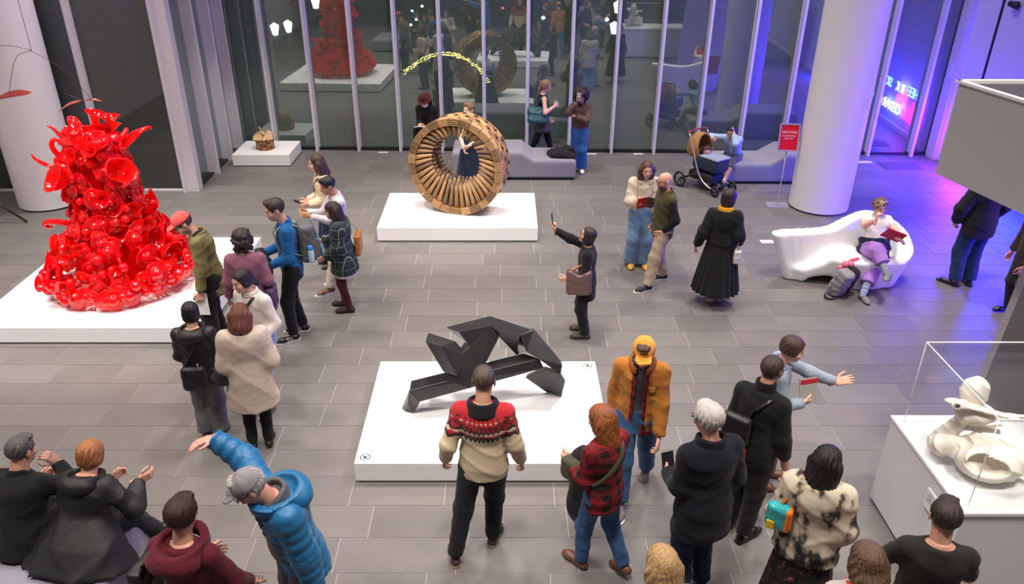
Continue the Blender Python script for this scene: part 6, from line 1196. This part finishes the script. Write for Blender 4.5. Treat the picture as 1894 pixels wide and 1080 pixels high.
# --- foreground right
J = C['ginger']; cen = J.Pc + J.Tf * .22 - J.Tr * .14 + J.Tu * .12; t, b0 = bag('belt_bag', 'olive green pouch held by the woman with ginger hair', 'bag', cen, (.05, .08, .09), fab('olive_pouch', '4a4a36'), RF(J.Tf, J.Tr), .03); f, b = tstrap(J, 1, .08, .032); strap(t, b0, f + [cen], .018, fab('olive_pouch', '4a4a36')); strap(t, b0, b, .018, fab('olive_pouch', '4a4a36'))
a0 = (J.WR[1] + J.EL[1]) / 2; t = thing('held_coat', 'black coat hanging over forearm of the woman with ginger hair', 'coat', (a0[0], a0[1], .35)); b0 = V3(a0[0], a0[1], .35)
e0 = J.WR[1] + V3(0, 0, .0); blob('cloth', lambda P: smin(rcone(P, J.EL[1], e0, .075, .075), smin(rcone(P, (a0 + e0) / 2, V3(e0[0], e0[1], .42) - J.F * .03, .11, .13, (J.R, 1.7)), rcone(P, a0, V3(a0[0], a0[1], .50), .08, .10, (J.R, 1.5)), .06), .05) + wrinkle(P, .009, 17), a0 - V3(.36, .36, .75), a0 + V3(.36, .36, .15), .016, mat('black_raincoat', '151617', .6, bump=.2, bscale=30), t, b0)
J = C['turtle']; cen = J.Pc - J.Tf * .16 + J.Tu * .19 - J.Tr * .10; R = np.stack([J.Tr, J.Tf, J.Tu]); t, b0 = bag('sling_bag', 'black sling bag on the back of the balding man in turtleneck', 'bag', cen, (.12, .05, .13), mat('black_leather_bag', '1a1a1c', .4), R, .045); f, b = tstrap(J, 1, .10, .03); strap(t, b0, f, .017); strap(t, b0, b[:5] + [cen + J.Tr * .06], .017)
p = cen - J.Tu * .17 - J.Tf * .045 + J.Tr * .10; t, nn = sheet('badge', 'red and white visitor badge clipped below the black sling bag', 'badge', p, J.Tr, V3(0, 0, 1), .062, .10, M_redp, .003); MB().box(tuple(Vector((0, 0, -.022)) - Vector(tuple(J.Tf)) * .002), (.05, .004, .04), rz=atan2(J.Tr[1], J.Tr[0])).build('white_panel', M_paper, t)
J = C['guide']; p = hpos(J, 1) + V3(0, 0, .09); t, nn = sheet('program', 'folded newsprint program with red banner held against the grey blue shirt', 'program', p, V3(1, .25, 0), V3(0, .35, 1), .17, .24, mat('newsprint', '9a9690', .8), .008)
q = Vector(nn); MB().box(tuple(Vector((0, .028, .085)) - Vector((-.2, .9, -.3)) * .010), (.165, .004, .045), rz=atan2(.25, 1)).build('banner', M_redp, t)
J = C['tiedye']; cen = J.Pc - J.Tr * .21 - J.Tf * .14 + J.Tu * .20; R = np.stack([J.Tr, J.Tf, J.Tu]); t, b0 = bag('mini_backpack', 'small shiny teal and orange backpack on woman in tie dye top', 'backpack', cen, (.085, .05, .11), mat('teal_vinyl', '2fa5a8', .15, coat=.5), R, .045)
blob('side_panel', lambda P: rbox(P, cen + J.Tr * .062, (.030, .052, .10), .03, R), cen - .2, cen + .2, .009, mat('orange_vinyl', 'f07818', .15, coat=.5), t, b0); blob('pocket', lambda P: rbox(P, cen - J.Tr * .04 - J.Tf * .05 - J.Tu * .05, (.03, .008, .04), .008, R), cen - .2, cen + .2, .008, mat('yellow_vinyl', 'f0c020', .2), t, b0)
strap(t, b0, [cen + J.Tu * .10, J.Pc + J.Tu * .31 * J.h - J.Tr * .09, J.Pc + J.Tu * .22 * J.h - J.Tr * .10 + J.Tf * .12], .01, mat('orange_vinyl', 'f07818', .15, coat=.5))
J = C['navy']; p = hpos(J, -1) + V3(0, 0, .08); sheet('guidebook', 'dark guide booklet in front of the white haired man', 'booklet', p, J.R, V3(0, 0, 1) + J.F * .4, .10, .14, mat('dark_booklet', '20202a', .5), .006)
# chest patch on the tan jacket
J = C['tan']; q = J.Pc + J.Tu * .19 * J.h - J.Tr * .105 + J.Tf * .118; Rm = Matrix([list(nrm(J.Tr - J.Tf * .5 * -1)), list(nrm(J.Tf - J.Tr * .5)), list(J.Tu)]).transposed()
pt_ = MB().box(tuple(q - J.base), (.042, .012, .042), M=Rm).build('chest_patch', mat('pale_patch', 'c8954e', .7), J.root)

J = C['blue']; ws_ = mat('white_stripe', 'f0f0ee', .6)
for sd in (-1, 1):
    g, fd, up = J.FT[sd]; sx = np.cross(fd, up)
    for sg in (-1, 1):
        for i in range(3): q = g + fd * (.02 + .026 * i) + sx * sg * .040; MB().tube([Vector(q + up * .028 - fd * .008 - J.base), Vector(q - sx * sg * .016 + up * .068 + fd * .006 - J.base)], .0045, 5).build('shoe_stripe', ws_, J.root)
